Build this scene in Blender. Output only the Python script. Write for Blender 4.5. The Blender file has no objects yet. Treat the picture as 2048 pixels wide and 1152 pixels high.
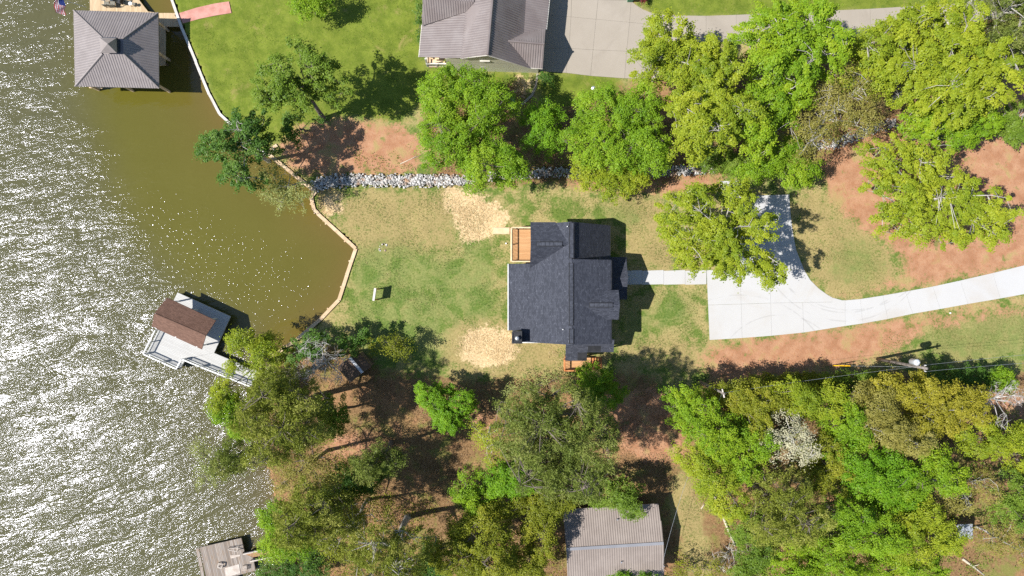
import bpy, math, random
import numpy as np
from mathutils import Vector, Matrix
random.seed(7)
RNG = np.random.default_rng(11)
SC = bpy.context.scene
COL = SC.collection

# ------------------------------------------------------------------ camera, sky, sun, exposure
CAM_H = 72.0          # drone height above the yard (m)
PPM = 19.0            # photo pixels per metre on the ground
cam_d = bpy.data.cameras.new('camera')
cam = bpy.data.objects.new('camera', cam_d)
COL.objects.link(cam)
cam.location = (0, 0, CAM_H)
cam_d.sensor_width = 36.0
cam_d.lens = 36.0 * CAM_H / (2048 / PPM)
cam_d.clip_end = 8000
SC.camera = cam

SUN_EL = math.radians(52.0)
SUN_VEC = Vector((-math.cos(SUN_EL) * math.cos(math.radians(12.0)),
                  -math.cos(SUN_EL) * math.sin(math.radians(12.0)),
                  math.sin(SUN_EL)))          # towards the sun
world = bpy.data.worlds.new('World')
SC.world = world
world.use_nodes = True
wn = world.node_tree
sky = wn.nodes.new('ShaderNodeTexSky')
sky.sky_type = 'NISHITA'
sky.sun_disc = False
sky.sun_elevation = SUN_EL
sky.sun_rotation = math.atan2(SUN_VEC.x, SUN_VEC.y)
sky.air_density = 1.0
sky.dust_density = 0.2
sky.ozone_density = 2.0
wn.links.new(sky.outputs[0], wn.nodes['Background'].inputs[0])
wn.nodes['Background'].inputs[1].default_value = 0.085
sun_d = bpy.data.lights.new('sun', 'SUN')
sun_d.energy = 4.6
sun_d.angle = math.radians(0.53)
sun_d.color = (1.0, 0.975, 0.935)
sun = bpy.data.objects.new('sun', sun_d)
COL.objects.link(sun)
sun.location = SUN_VEC * 300
sun.rotation_euler = SUN_VEC.to_track_quat('Z', 'Y').to_euler()
SC.view_settings.view_transform = 'Standard'
SC.view_settings.look = 'None'
SC.view_settings.exposure = 0.75
SC.view_settings.gamma = 1.0
SC.view_settings.use_curve_mapping = False
SC.render.engine = 'CYCLES'
SC.cycles.max_bounces = 6
SC.cycles.diffuse_bounces = 3
SC.cycles.glossy_bounces = 2
SC.cycles.transmission_bounces = 4
SC.cycles.caustics_reflective = False
SC.cycles.caustics_refractive = False
SC.cycles.sample_clamp_indirect = 4.0
SC.cycles.sample_clamp_direct = 12.0
SC.cycles.use_denoising = False


def W(px, py, z=0.0):
    """photo pixel + height -> world point"""
    k = (CAM_H - z) / CAM_H / PPM
    return Vector(((px - 1024.0) * k, (576.0 - py) * k, z))


# ------------------------------------------------------------------ node helpers
def new_mat(name):
    m = bpy.data.materials.new(name)
    m.use_nodes = True
    nt = m.node_tree
    for n in list(nt.nodes):
        nt.nodes.remove(n)
    out = nt.nodes.new('ShaderNodeOutputMaterial')
    return m, nt, out


class NG:
    """small helper around a node tree"""
    def __init__(s, nt):
        s.nt = nt

    def n(s, t, **kw):
        nd = s.nt.nodes.new('ShaderNode' + t)
        for k, v in kw.items():
            setattr(nd, k, v)
        return nd

    def l(s, a, b):
        s.nt.links.new(a, b)

    def val(s, sock, v):
        if hasattr(v, 'is_output'):
            s.l(v, sock)
        else:
            sock.default_value = v

    def math(s, op, a, b=None, c=None, clamp=False):
        nd = s.n('Math', operation=op, use_clamp=clamp)
        s.val(nd.inputs[0], a)
        if b is not None:
            s.val(nd.inputs[1], b)
        if c is not None:
            s.val(nd.inputs[2], c)
        return nd.outputs[0]

    def mix(s, fac, a, b, blend='MIX'):
        nd = s.n('MixRGB', blend_type=blend)
        s.val(nd.inputs[0], fac)
        for i, v in ((1, a), (2, b)):
            if hasattr(v, 'is_output'):
                s.l(v, nd.inputs[i])
            else:
                nd.inputs[i].default_value = (*v, 1) if len(v) == 3 else v
        return nd.outputs[0]

    def noise(s, vec, scale, detail=4.0, rough=0.55, dist=0.0):
        nd = s.n('TexNoise')
        nd.inputs['Scale'].default_value = scale
        nd.inputs['Detail'].default_value = detail
        nd.inputs['Roughness'].default_value = rough
        nd.inputs['Distortion'].default_value = dist
        if vec is not None:
            s.l(vec, nd.inputs['Vector'])
        return nd.outputs[0]

    def sstep(s, x, a, b):
        nd = s.n('MapRange', interpolation_type='SMOOTHSTEP')
        s.val(nd.inputs[0], x)
        nd.inputs[1].default_value = a
        nd.inputs[2].default_value = b
        return nd.outputs[0]

    def pos(s):
        return s.n('NewGeometry').outputs['Position']

    def mapping(s, vec, scale=(1, 1, 1), rot=(0, 0, 0), loc=(0, 0, 0)):
        nd = s.n('Mapping')
        nd.inputs['Scale'].default_value = scale
        nd.inputs['Rotation'].default_value = rot
        nd.inputs['Location'].default_value = loc
        s.l(vec, nd.inputs['Vector'])
        return nd.outputs[0]

    def bump(s, h, strength, dist, normal=None):
        nd = s.n('Bump')
        nd.inputs['Strength'].default_value = strength
        nd.inputs['Distance'].default_value = dist
        s.l(h, nd.inputs['Height'])
        if normal is not None:
            s.l(normal, nd.inputs['Normal'])
        return nd.outputs[0]

    def princ(s, out, color, rough=0.8, spec=0.3, metal=0.0, normal=None):
        nd = s.n('BsdfPrincipled')
        s_ = nd.inputs['Base Color']
        if hasattr(color, 'is_output'):
            s.l(color, s_)
        else:
            s_.default_value = (*color, 1)
        s.val(nd.inputs['Roughness'], rough)
        nd.inputs['Specular IOR Level'].default_value = spec
        nd.inputs['Metallic'].default_value = metal
        if normal is not None:
            s.l(normal, nd.inputs['Normal'])
        s.l(nd.outputs[0], out.inputs[0])
        return nd


def speckle(name, c1, c2, scale=3.0, rough=0.85, spec=0.25, c3=None, fine=40.0, bump=0.2, metal=0.0):
    """two/three-tone weathered surface with fine grain"""
    m, nt, out = new_mat(name)
    g = NG(nt)
    p = g.pos()
    a = g.sstep(g.noise(p, scale, 5), 0.35, 0.68)
    col = g.mix(a, c1, c2)
    if c3:
        col = g.mix(g.sstep(g.noise(p, scale * 0.31, 6, 0.6, 0.4), 0.52, 0.72), col, c3)
    f = g.noise(p, fine, 2)
    col = g.mix(0.25, col, g.mix(f, (0.25, 0.25, 0.25), (0.75, 0.75, 0.75)), 'OVERLAY')
    nrm = g.bump(f, bump, 0.02)
    g.princ(out, col, rough, spec, metal, nrm)
    return m


# ------------------------------------------------------------------ mesh helpers
class MB:
    def __init__(s):
        s.v, s.f, s.uv = [], [], []

    def poly(s, pts):
        b = len(s.v)
        s.v += [tuple(p) for p in pts]
        s.f.append(list(range(b, b + len(pts))))

    def hexa(s, bot, top):
        """bot, top: four points each, counter-clockwise seen from above"""
        b = len(s.v)
        s.v += [tuple(p) for p in bot] + [tuple(p) for p in top]
        s.f += [[b + 3, b + 2, b + 1, b], [b + 4, b + 5, b + 6, b + 7]]
        for i in range(4):
            j = (i + 1) % 4
            s.f.append([b + i, b + j, b + 4 + j, b + 4 + i])

    def box(s, x0, x1, y0, y1, z0, z1):
        c = [(x0, y0), (x1, y0), (x1, y1), (x0, y1)]
        s.hexa([(x, y, z0) for x, y in c], [(x, y, z1) for x, y in c])

    def prism(s, pts, z0, z1):
        """pts: 2-D outline ccw"""
        b = len(s.v)
        n = len(pts)
        ar = sum(pts[i][0] * pts[(i + 1) % n][1] - pts[(i + 1) % n][0] * pts[i][1] for i in range(n))
        if ar < 0:
            pts = pts[::-1]
        s.v += [(p[0], p[1], z0) for p in pts] + [(p[0], p[1], z1) for p in pts]
        s.f.append([b + i for i in range(n)][::-1])
        s.f.append([b + n + i for i in range(n)])
        for i in range(n):
            j = (i + 1) % n
            s.f.append([b + i, b + j, b + n + j, b + n + i])

    def slab(s, pts, th):
        """roof plane: top polygon (3-D points), thickness th straight down"""
        pts = [Vector(p) for p in pts]
        nz = sum((pts[i].x * pts[(i + 1) % len(pts)].y - pts[(i + 1) % len(pts)].x * pts[i].y) for i in range(len(pts)))
        if nz < 0:
            pts = pts[::-1]
        b = len(s.v)
        n = len(pts)
        s.v += [tuple(p) for p in pts] + [(p.x, p.y, p.z - th) for p in pts]
        s.f.append([b + i for i in range(n)])
        s.f.append([b + n + i for i in range(n)][::-1])
        for i in range(n):
            j = (i + 1) % n
            s.f.append([b + j, b + i, b + n + i, b + n + j])

    def beam(s, p0, p1, w, h, up=(0, 0, 1)):
        p0, p1 = Vector(p0), Vector(p1)
        d = (p1 - p0).normalized()
        u = Vector(up)
        if abs(d.dot(u)) > 0.95:
            u = Vector((1, 0, 0))
        r = d.cross(u).normalized() * (w / 2)
        u = r.cross(d).normalized() * (h / 2)
        q = [p0 - r - u, p0 + r - u, p1 + r - u, p1 - r - u]
        t = [p + 2 * u for p in q]
        s.hexa(q, t)

    def trap(s, p0, p1, w0, w1, h, up):
        """low trapezoid rib lying on a slope"""
        p0, p1, u = Vector(p0), Vector(p1), Vector(up).normalized()
        r = (p1 - p0).normalized().cross(u).normalized()
        b = len(s.v)
        for p in (p0, p1):
            s.v += [tuple(p - r * w0 / 2), tuple(p - r * w1 / 2 + u * h), tuple(p + r * w1 / 2 + u * h), tuple(p + r * w0 / 2)]
        for i in range(3):
            s.f.append([b + i + 1, b + i, b + 4 + i, b + 5 + i])
        s.f.append([b, b + 1, b + 2, b + 3])
        s.f.append([b + 7, b + 6, b + 5, b + 4])

    def tube(s, pts, rad, n=6, cap=True):
        b0 = len(s.v)
        pts = [Vector(p) for p in pts]
        for i, p in enumerate(pts):
            d = (pts[min(i + 1, len(pts) - 1)] - pts[max(i - 1, 0)]).normalized()
            a = Vector((0, 0, 1)) if abs(d.z) < 0.9 else Vector((1, 0, 0))
            r = d.cross(a).normalized()
            u = r.cross(d)
            for k in range(n):
                t = 2 * math.pi * k / n
                s.v.append(tuple(p + (r * math.cos(t) + u * math.sin(t)) * rad[i]))
        for i in range(len(pts) - 1):
            for k in range(n):
                j = (k + 1) % n
                s.f.append([b0 + i * n + k, b0 + i * n + j, b0 + (i + 1) * n + j, b0 + (i + 1) * n + k])
        if cap:
            s.f.append([b0 + k for k in range(n)][::-1])
            e = b0 + (len(pts) - 1) * n
            s.f.append([e + k for k in range(n)])

    def build(s, name, mat, parent=None, smooth=False, uv=None, kind=None):
        me = bpy.data.meshes.new(name)
        me.from_pydata(s.v, [], s.f)
        if uv:
            o_, u_, v_ = Vector(uv[0]), Vector(uv[1]).normalized(), Vector(uv[2]).normalized()
            lay = me.uv_layers.new(name='UVMap')
            co = np.array([list(v.co) for v in me.vertices]) - np.array(o_)
            lv = np.zeros(len(me.loops), dtype=np.int32)
            me.loops.foreach_get('vertex_index', lv)
            uvs = np.stack([co @ np.array(u_), co @ np.array(v_)], 1)[lv]
            lay.data.foreach_set('uv', uvs.astype(np.float32).ravel())
        me.materials.append(mat)
        if smooth:
            me.polygons.foreach_set('use_smooth', [True] * len(me.polygons))
        me.update()
        o = bpy.data.objects.new(name, me)
        COL.objects.link(o)
        if parent is not None:
            o.parent = parent
            o.matrix_parent_inverse = parent_inv(parent)
        if kind:
            o['kind'] = kind
        return o


def parent_inv(p):
    m = Matrix.Identity(4)
    q = p
    chain = []
    while q is not None:
        chain.append(q)
        q = q.parent
    for q in reversed(chain):
        m = m @ (q.matrix_parent_inverse if q.parent else Matrix.Identity(4)) @ q.matrix_basis
    return m.inverted()


def thing(name, label, cat, loc=(0, 0, 0), group=None):
    o = bpy.data.objects.new(name, None)
    COL.objects.link(o)
    o.location = loc
    o.empty_display_size = 0.3
    o['label'] = label
    o['category'] = cat
    if group:
        o['group'] = group
    return o


def tag(o, label, cat, group=None):
    o['label'] = label
    o['category'] = cat
    if group:
        o['group'] = group
    return o


def struct(o):
    o['kind'] = 'structure'
    return o


def fast_mesh(name, verts, quads, mat, attr=None, smooth=False):
    """verts Nx3, quads Mx4 numpy; attr: per-face float"""
    me = bpy.data.meshes.new(name)
    nv, nf = len(verts), len(quads)
    k = quads.shape[1]
    me.vertices.add(nv)
    me.vertices.foreach_set('co', np.asarray(verts, np.float32).ravel())
    me.loops.add(nf * k)
    me.loops.foreach_set('vertex_index', np.asarray(quads, np.int32).ravel())
    me.polygons.add(nf)
    me.polygons.foreach_set('loop_start', np.arange(0, nf * k, k, dtype=np.int32))
    if smooth:
        me.polygons.foreach_set('use_smooth', np.ones(nf, bool))
    if attr is not None:
        a = me.attributes.new('var', 'FLOAT', 'FACE')
        a.data.foreach_set('value', np.asarray(attr, np.float32))
    me.update(calc_edges=True)
    me.materials.append(mat)
    return me


def link(name, me, parent=None, kind=None):
    o = bpy.data.objects.new(name, me)
    COL.objects.link(o)
    if parent is not None:
        o.parent = parent
        o.matrix_parent_inverse = parent_inv(parent)
    if kind:
        o['kind'] = kind
    return o


def in_poly(x, y, poly):
    ins = np.zeros(x.shape, bool)
    n = len(poly)
    for i in range(n):
        x0, y0 = poly[i]
        x1, y1 = poly[(i + 1) % n]
        if y0 == y1:
            continue
        c = ((y0 > y) != (y1 > y)) & (x < (x1 - x0) * (y - y0) / (y1 - y0) + x0)
        ins ^= c
    return ins


def dist_line(x, y, pts):
    d = np.full(x.shape, 1e9)
    for (x0, y0), (x1, y1) in zip(pts[:-1], pts[1:]):
        dx, dy = x1 - x0, y1 - y0
        t = np.clip(((x - x0) * dx + (y - y0) * dy) / (dx * dx + dy * dy), 0, 1)
        d = np.minimum(d, np.hypot(x - x0 - t * dx, y - y0 - t * dy))
    return d


def blur(a, n):
    k = np.ones(2 * n + 1) / (2 * n + 1)
    for _ in range(2):
        a = np.apply_along_axis(lambda r: np.convolve(np.pad(r, n, 'edge'), k, 'valid'), 0, a)
        a = np.apply_along_axis(lambda r: np.convolve(np.pad(r, n, 'edge'), k, 'valid'), 1, a)
    return a
# ------------------------------------------------------------------ the land: zones traced on the ground
WATER_Z = -0.9
SHORE = [(345, 0), (366, 60), (393, 125), (420, 190), (440, 228), (470, 256), (522, 300), (536, 308), (632, 384), (623, 395),
         (629, 420), (636, 427), (712, 497), (694, 550), (678, 600), (640, 640), (595, 678), (545, 712),
         (520, 760), (512, 830), (520, 900), (542, 960), (556, 1040), (572, 1100), (575, 1152)]
SHORE_XY = [(W(x, y).x, W(x, y).y) for x, y in SHORE]
LAKE = [(-6000, 6000), (SHORE_XY[0][0] - 12, 6000), (SHORE_XY[0][0] - 4, 60)] + SHORE_XY + \
       [(SHORE_XY[-1][0] + 3, -60), (SHORE_XY[-1][0] + 20, -6000), (-6000, -6000)]

ZONES = {
    # bright mown neighbour lawn
    'lawn': [
        [(300, -60), (846, -60), (840, 150), (850, 215), (800, 245), (680, 232), (620, 250), (560, 285), (520, 300), (440, 228), (366, 60)],
        [(1265, -60), (2100, -60), (2100, -5), (1880, 12), (1640, 24), (1480, 32), (1330, 32), (1290, 22), (1268, 8)],
        [(1080, 148), (1262, 152), (1250, 190), (1200, 225), (1110, 225), (1080, 190)],
        [(845, 135), (960, 140), (1070, 152), (1050, 190), (860, 190)],
    ],
    # bare red clay
    'clay': [
        [(545, 300), (600, 255), (690, 238), (790, 250), (840, 270), (850, 330), (800, 345), (640, 352), (600, 345)],
        [(1640, 250), (1760, 255), (1900, 290), (2100, 240), (2100, 530), (1830, 560), (1800, 500), (1700, 440), (1650, 380), (1640, 310)],
        [(1405, 700), (1480, 682), (1720, 655), (1800, 640), (2060, 595), (2060, 620), (1850, 662), (1740, 720), (1640, 742), (1500, 760), (1410, 770)],
        [(630, 890), (700, 860), (760, 880), (740, 910), (640, 920)],
        [(920, 830), (1000, 820), (1010, 850), (940, 870)],
        [(1200, 800), (1330, 770), (1360, 860), (1370, 930), (1270, 920), (1200, 850)],
        [(620, 385), (660, 380), (680, 440), (640, 430)],
        [(1980, 790), (2060, 790), (2060, 850), (1980, 850)],
        [(1640, 620), (1700, 600), (1840, 572), (2060, 525), (2060, 505), (1830, 545), (1700, 585)],
        [(1130, 320), (1450, 330), (1450, 385), (1300, 390), (1130, 370)],
        [(1960, 120), (2080, 120), (2080, 260), (1960, 220)],
    ],
    # spread straw and sand
    'straw': [
        [(876, 376), (915, 372), (950, 392), (990, 410), (1024, 422), (1024, 456), (985, 460), (982, 472), (930, 490), (908, 484), (928, 455), (915, 432), (888, 408)],
        [(925, 668), (965, 655), (1018, 662), (1045, 690), (1020, 720), (985, 738), (940, 725), (912, 700)],
        [(1100, 690), (1132, 692), (1132, 722), (1105, 728)],
        [(640, 385), (690, 388), (680, 450), (655, 440)],
        [(1020, 150), (1070, 152), (1060, 200), (1020, 190)],
    ],
    # leaf and pine litter under the woods
    'litter': [
        [(560, 700), (700, 690), (760, 740), (900, 760), (1010, 760), (1250, 745), (1330, 770), (1370, 900), (1330, 1000), (1400, 1200), (560, 1200), (520, 900)],
        [(1410, 755), (1560, 755), (1800, 745), (2100, 750), (2100, 1200), (1440, 1200), (1400, 1000), (1350, 860)],
        [(850, 200), (1040, 160), (1080, 230), (1300, 160), (1500, 110), (1700, 80), (1920, 30), (2100, 0), (2100, 240), (1800, 280), (1650, 330), (1400, 350), (1130, 370), (860, 370)],
        [(2060, -400), (2600, -400), (2600, 2000), (560, 2000), (560, 1200), (2060, 1200)],
        [(1640, 330), (1700, 330), (1800, 470), (1700, 430)],
    ],
    # greener patches in the yard
    'fresh': [
        [(1310, 575), (1395, 590), (1400, 650), (1330, 668), (1295, 640)],
        [(700, 480), (800, 470), (1000, 540), (1010, 640), (900, 650), (720, 650), (690, 610)],
        [(910, 385), (985, 480), (1020, 640), (960, 560), (890, 440)],
        [(1680, 470), (1750, 470), (1790, 560), (1710, 580), (1640, 560)],
        [(1800, 640), (2100, 600), (2100, 740), (1930, 740), (1800, 700)],
        [(700, 640), (900, 650), (910, 720), (760, 760), (690, 720)],
        [(1240, 600), (1300, 610), (1290, 700), (1230, 700)],
        [(1060, 430), (1300, 390), (1290, 470), (1140, 440)],
    ],
    # dry, thin turf
    'dry': [
        [(690, 385), (890, 385), (930, 430), (900, 500), (720, 520), (690, 470), (670, 440)],
        [(1200, 395), (1330, 380), (1330, 470), (1400, 540), (1260, 540), (1250, 440)],
        [(1585, 390), (1640, 370), (1720, 440), (1810, 560), (1700, 600), (1640, 580), (1590, 500)],
        [(900, 640), (1020, 640), (1130, 690), (1130, 750), (960, 760), (880, 740)],
        [(1230, 680), (1420, 680), (1400, 740), (1230, 720)],
        [(1430, 690), (1800, 640), (1800, 740), (1450, 770)],
        [(1300, 900), (1400, 870), (1440, 1000), (1480, 1200), (1340, 1200), (1330, 1000)],
        [(1840, 660), (2060, 610), (2060, 700), (1900, 730)],
        [(1900, 1040), (2080, 1010), (2080, 1200), (1920, 1200), (1910, 1100)],
        [(1230, 900), (1340, 860), (1380, 960), (1330, 1000), (1250, 950)],
        [(1740, 560), (1900, 545), (1900, 520), (2000, 500), (2060, 480), (2060, 520), (1850, 568), (1700, 595), (1660, 590)],
        [(480, 60), (640, 60), (640, 140), (500, 160)],
        [(700, 90), (840, 60), (840, 150), (700, 150)],
    ],
}

fx = np.arange(-78, 78.01, 0.36)
fy = np.arange(-50, 50.01, 0.36)
gx = np.concatenate([[-5000, -2000, -900, -400, -200, -130, -95], fx, [95, 130, 200, 400, 900, 2000, 5000]])
gy = np.concatenate([[-5000, -2000, -900, -400, -200, -120, -70], fy, [70, 120, 200, 400, 900, 2000, 5000]])
GX, GY = np.meshgrid(gx, gy)
PXX, PYY = GX * PPM + 1024, 576 - GY * PPM
lake_in = in_poly(GX, GY, LAKE)
shore_d = dist_line(GX, GY, [LAKE[1], LAKE[2]] + SHORE_XY + [LAKE[-3], LAKE[-2]])
inside = lake_in & (shore_d > 0.04)
GZ = 0.05 * np.sin(GX * 0.31 + 1.3) * np.sin(GY * 0.27) * np.clip(shore_d - 1.5, 0, 1)
# the rock-lined drain lies a little lower
DRAIN = [(625, 374), (660, 361), (760, 361), (905, 362), (1090, 345), (1300, 345), (1450, 340), (1600, 300), (1790, 248)]
DRAIN_XY = [(W(x, y).x, W(x, y).y) for x, y in DRAIN]
dd = dist_line(GX, GY, DRAIN_XY)
GZ -= 0.3 * np.exp(-(dd / 0.9) ** 2) * np.clip(shore_d / 1.5, 0, 1)
flat = (PXX > 830) & (PXX < 2100) & ((PYY < 160) | ((PYY > 380) & (PYY < 700)))
GZ = np.where(flat, np.minimum(GZ, 0) * 0.0 - 0.0, GZ)
GZ = np.where(inside, -0.9 - np.clip(shore_d * 0.8 + 0.7, 0, 3.0), GZ)

zw = {}
for k, polys in ZONES.items():
    a = np.zeros(GX.shape)
    for p in polys:
        a = np.maximum(a, in_poly(PXX, PYY, p).astype(float))
    zw[k] = blur(a, 3)

m_ground, nt, out = new_mat('ground_turf_and_clay')
g = NG(nt)
P = g.pos()
at1 = g.n('Attribute', attribute_name='zone_a')
at2 = g.n('Attribute', attribute_name='zone_b')
s1 = g.n('SeparateColor')
g.l(at1.outputs['Color'], s1.inputs[0])
s2 = g.n('SeparateColor')
g.l(at2.outputs['Color'], s2.inputs[0])
n_big = g.noise(P, 0.22, 4, 0.6)
n_mid = g.noise(P, 0.9, 6, 0.65)
n_fine = g.noise(P, 5.0, 5, 0.7)
n_blade = g.noise(P, 16.0, 3, 0.7)
edge = g.math('ADD', g.math('MULTIPLY', g.math('SUBTRACT', n_mid, 0.5), 1.5), g.math('MULTIPLY', g.math('SUBTRACT', n_fine, 0.5), 0.9))


def zone(w, lo=0.30, hi=0.70):
    return g.sstep(g.math('ADD', w, edge), lo, hi)


# turf: green blades over straw-coloured thatch
green = g.mix(g.sstep(n_fine, 0.3, 0.7), (0.078, 0.132, 0.022), (0.158, 0.198, 0.042))
thatch = g.mix(g.sstep(n_fine, 0.3, 0.7), (0.235, 0.185, 0.072), (0.37, 0.30, 0.13))
n_patch = g.noise(P, 0.45, 5, 0.62, 0.5)
mixt = g.sstep(g.math('ADD', g.math('MULTIPLY', n_patch, 0.5), g.math('ADD', g.math('MULTIPLY', n_mid, 0.3), g.math('MULTIPLY', n_fine, 0.2))), 0.43, 0.565)
turf = g.mix(mixt, green, thatch)
dryt = g.mix(g.sstep(g.math('ADD', g.math('MULTIPLY', n_mid, 0.4), g.math('MULTIPLY', n_fine, 0.6)), 0.30, 0.52), green, g.mix(0.35, thatch, (0.28, 0.20, 0.085)))
turf = g.mix(zone(s2.outputs[1], 0.2, 0.8), turf, dryt)
turf = g.mix(g.math('MULTIPLY', g.sstep(g.math('ADD', s2.outputs[2], g.math('MULTIPLY', edge, 1.5)), 0.45, 1.2), 0.7), turf, g.mix(g.sstep(n_fine, 0.35, 0.65), (0.075, 0.14, 0.026), (0.165, 0.21, 0.055)))
lush = g.mix(g.sstep(n_mid, 0.35, 0.65), (0.103, 0.142, 0.016), (0.160, 0.195, 0.026))
lush = g.mix(g.sstep(n_fine, 0.5, 0.75), lush, (0.19, 0.205, 0.045))
lush = g.mix(g.sstep(g.noise(P, 0.5, 6, 0.7, 0.6), 0.56, 0.72), lush, g.mix(n_fine, (0.20, 0.17, 0.05), (0.26, 0.24, 0.07)))
turf = g.mix(g.sstep(g.math('ADD', s1.outputs[0], g.math('MULTIPLY', edge, 0.5)), 0.30, 0.70), turf, lush)
clay = g.mix(g.sstep(n_mid, 0.3, 0.7), (0.32, 0.155, 0.083), (0.41, 0.228, 0.132))
clay = g.mix(g.sstep(n_fine, 0.5, 0.75), clay, (0.33, 0.135, 0.06))
clay = g.mix(g.sstep(n_patch, 0.52, 0.68), clay, g.mix(n_fine, (0.24, 0.17, 0.065), (0.38, 0.275, 0.125)))
clay = g.mix(g.sstep(g.noise(g.mapping(P, (1, 1, 1), (0, 0, 0), (40, 9, 0)), 0.7, 5, 0.65), 0.60, 0.70), clay, g.mix(n_fine, (0.11, 0.13, 0.03), (0.25, 0.21, 0.075)))
litter = g.mix(g.sstep(n_fine, 0.3, 0.7), (0.125, 0.07, 0.03), (0.27, 0.165, 0.078))
litter = g.mix(g.sstep(n_patch, 0.48, 0.62), litter, g.mix(n_fine, (0.10, 0.11, 0.025), (0.22, 0.20, 0.055)))
litter = g.mix(g.sstep(n_blade, 0.5, 0.8), litter, (0.34, 0.22, 0.115))
litter = g.mix(g.math('MULTIPLY', g.sstep(n_big, 0.5, 0.62), 0.6), litter, g.mix(n_fine, (0.30, 0.145, 0.07), (0.38, 0.21, 0.11)))
straw = g.mix(g.sstep(n_fine, 0.3, 0.7), (0.42, 0.29, 0.14), (0.66, 0.50, 0.29))
straw = g.mix(g.sstep(n_blade, 0.55, 0.8), straw, (0.36, 0.24, 0.11))
colr = g.mix(zone(s1.outputs[2]), turf, litter)
colr = g.mix(zone(s1.outputs[1]), colr, clay)
colr = g.mix(g.sstep(g.math('ADD', s2.outputs[0], g.math('MULTIPLY', edge, 0.6)), 0.34, 0.54), colr, straw)
colr = g.mix(0.35, colr, g.mix(n_blade, (0.2, 0.2, 0.2), (0.8, 0.8, 0.8)), 'OVERLAY')
colr = g.mix(0.32, colr, g.mix(g.sstep(n_patch, 0.25, 0.75), (0.36, 0.36, 0.36), (0.64, 0.64, 0.64)), 'OVERLAY')
hgt = g.math('ADD', g.math('MULTIPLY', n_blade, 0.5), n_fine)
g.princ(out, colr, 0.95, 0.12, 0, g.bump(hgt, 0.55, 0.09))

ny, nx = GX.shape
vv = np.stack([GX.ravel(), GY.ravel(), GZ.ravel()], 1)
ii = np.arange(ny * nx).reshape(ny, nx)
qq = np.stack([ii[:-1, :-1].ravel(), ii[:-1, 1:].ravel(), ii[1:, 1:].ravel(), ii[1:, :-1].ravel()], 1)
me = fast_mesh('ground', vv, qq, m_ground, smooth=True)
for nm, ch in (('zone_a', ('lawn', 'clay', 'litter')), ('zone_b', ('straw', 'dry', 'fresh'))):
    ca = me.attributes.new(nm, 'FLOAT_COLOR', 'POINT')
    arr = np.zeros((ny * nx, 4), np.float32)
    for i, c in enumerate(ch):
        if c:
            arr[:, i] = zw[c].ravel()
    arr[:, 3] = 1
    ca.data.foreach_set('color', arr.ravel())
struct(link('ground', me))

# ------------------------------------------------------------------ water: silty lake, choppy outside, calm in the cove
wx = np.concatenate([[-5000, -1500, -500, -200, -110, -80], np.arange(-64, -12, 0.5), [-8, 40]])
wy = np.concatenate([[-5000, -1500, -500, -150, -60], np.arange(-44, 44, 0.5), [60, 150, 500, 1500, 5000]])
WX, WY = np.meshgrid(wx, wy)
wd = dist_line(WX, WY, SHORE_XY)
PXW, PYW = WX * PPM + 1024, 576 - WY * PPM
# how open to the wind each bit of water is (0 in the lee of the bank, 1 in the open)
OPEN = [(-9000, -9000), (185, -9000), (185, 0), (165, 60), (150, 180), (185, 300), (230, 430), (330, 560), (440, 640), (560, 720), (600, 9000), (-9000, 9000)]
openw = blur(in_poly(PXW, PYW, OPEN).astype(float), 4)
dots = np.exp(-(((PXW - 500) / 130) ** 2 + ((PYW - 560) / 95) ** 2)) + 0.8 * np.exp(-(((PXW - 300) / 110) ** 2 + ((PYW - 470) / 90) ** 2))
shallow = np.exp(-wd / 3.0)
m_water, nt, out = new_mat('silty_lake_water')
g = NG(nt)
P = g.pos()
aw = g.n('Attribute', attribute_name='water')
sw = g.n('SeparateColor')
g.l(aw.outputs['Color'], sw.inputs[0])
silt = g.mix(g.noise(P, 0.15, 3), (0.088, 0.080, 0.010), (0.108, 0.098, 0.015))
silt = g.mix(g.math('MULTIPLY', sw.outputs[1], 0.75), silt, (0.135, 0.088, 0.024))
rp = g.mapping(P, (1, 1, 1), (0, 0, math.radians(-17)))
w1 = g.noise(g.mapping(rp, (0.30, 1.0, 1)), 1.75, 2, 0.5, 0.5)
w2 = g.noise(g.mapping(rp, (0.62, 1.3, 1)), 3.8, 3, 0.6, 0.6)
gust = g.noise(g.mapping(rp, (0.22, 0.6, 1)), 1.0, 3)
gust = g.math('ADD', 0.6, g.math('MULTIPLY', g.sstep(gust, 0.35, 0.72), 1.0))
hh = g.math('ADD', g.math('MULTIPLY', w1, 0.125), g.math('MULTIPLY', w2, 0.060))
amp = g.math('MULTIPLY', g.math('ADD', 0.2, g.math('MULTIPLY', sw.outputs[0], 0.8)), gust)
w3 = g.math('MULTIPLY', g.sstep(g.noise(P, 3.2, 2, 0.5), 0.60, 0.78), g.math('MULTIPLY', sw.outputs[2], 0.028))
nrm = g.bump(g.math('ADD', g.math('MULTIPLY', hh, amp), w3), 1.0, 1.0)
silt = g.mix(g.math('MULTIPLY', sw.outputs[0], 0.5), silt, (0.078, 0.076, 0.055))
pw = g.princ(out, silt, 0.095, 0.5, 0, nrm)
pw.inputs['IOR'].default_value = 1.45
pw.inputs['Specular Tint'].default_value = (0.84, 0.85, 1.0, 1)  # bluish tint puts a lavender cast into the sun glints
ny, nx = WX.shape
vv = np.stack([WX.ravel(), WY.ravel(), np.full(WX.size, WATER_Z)], 1)
ii = np.arange(ny * nx).reshape(ny, nx)
qq = np.stack([ii[:-1, :-1].ravel(), ii[:-1, 1:].ravel(), ii[1:, 1:].ravel(), ii[1:, :-1].ravel()], 1)
me = fast_mesh('lake_water', vv, qq, m_water, smooth=True)
ca = me.attributes.new('water', 'FLOAT_COLOR', 'POINT')
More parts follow.
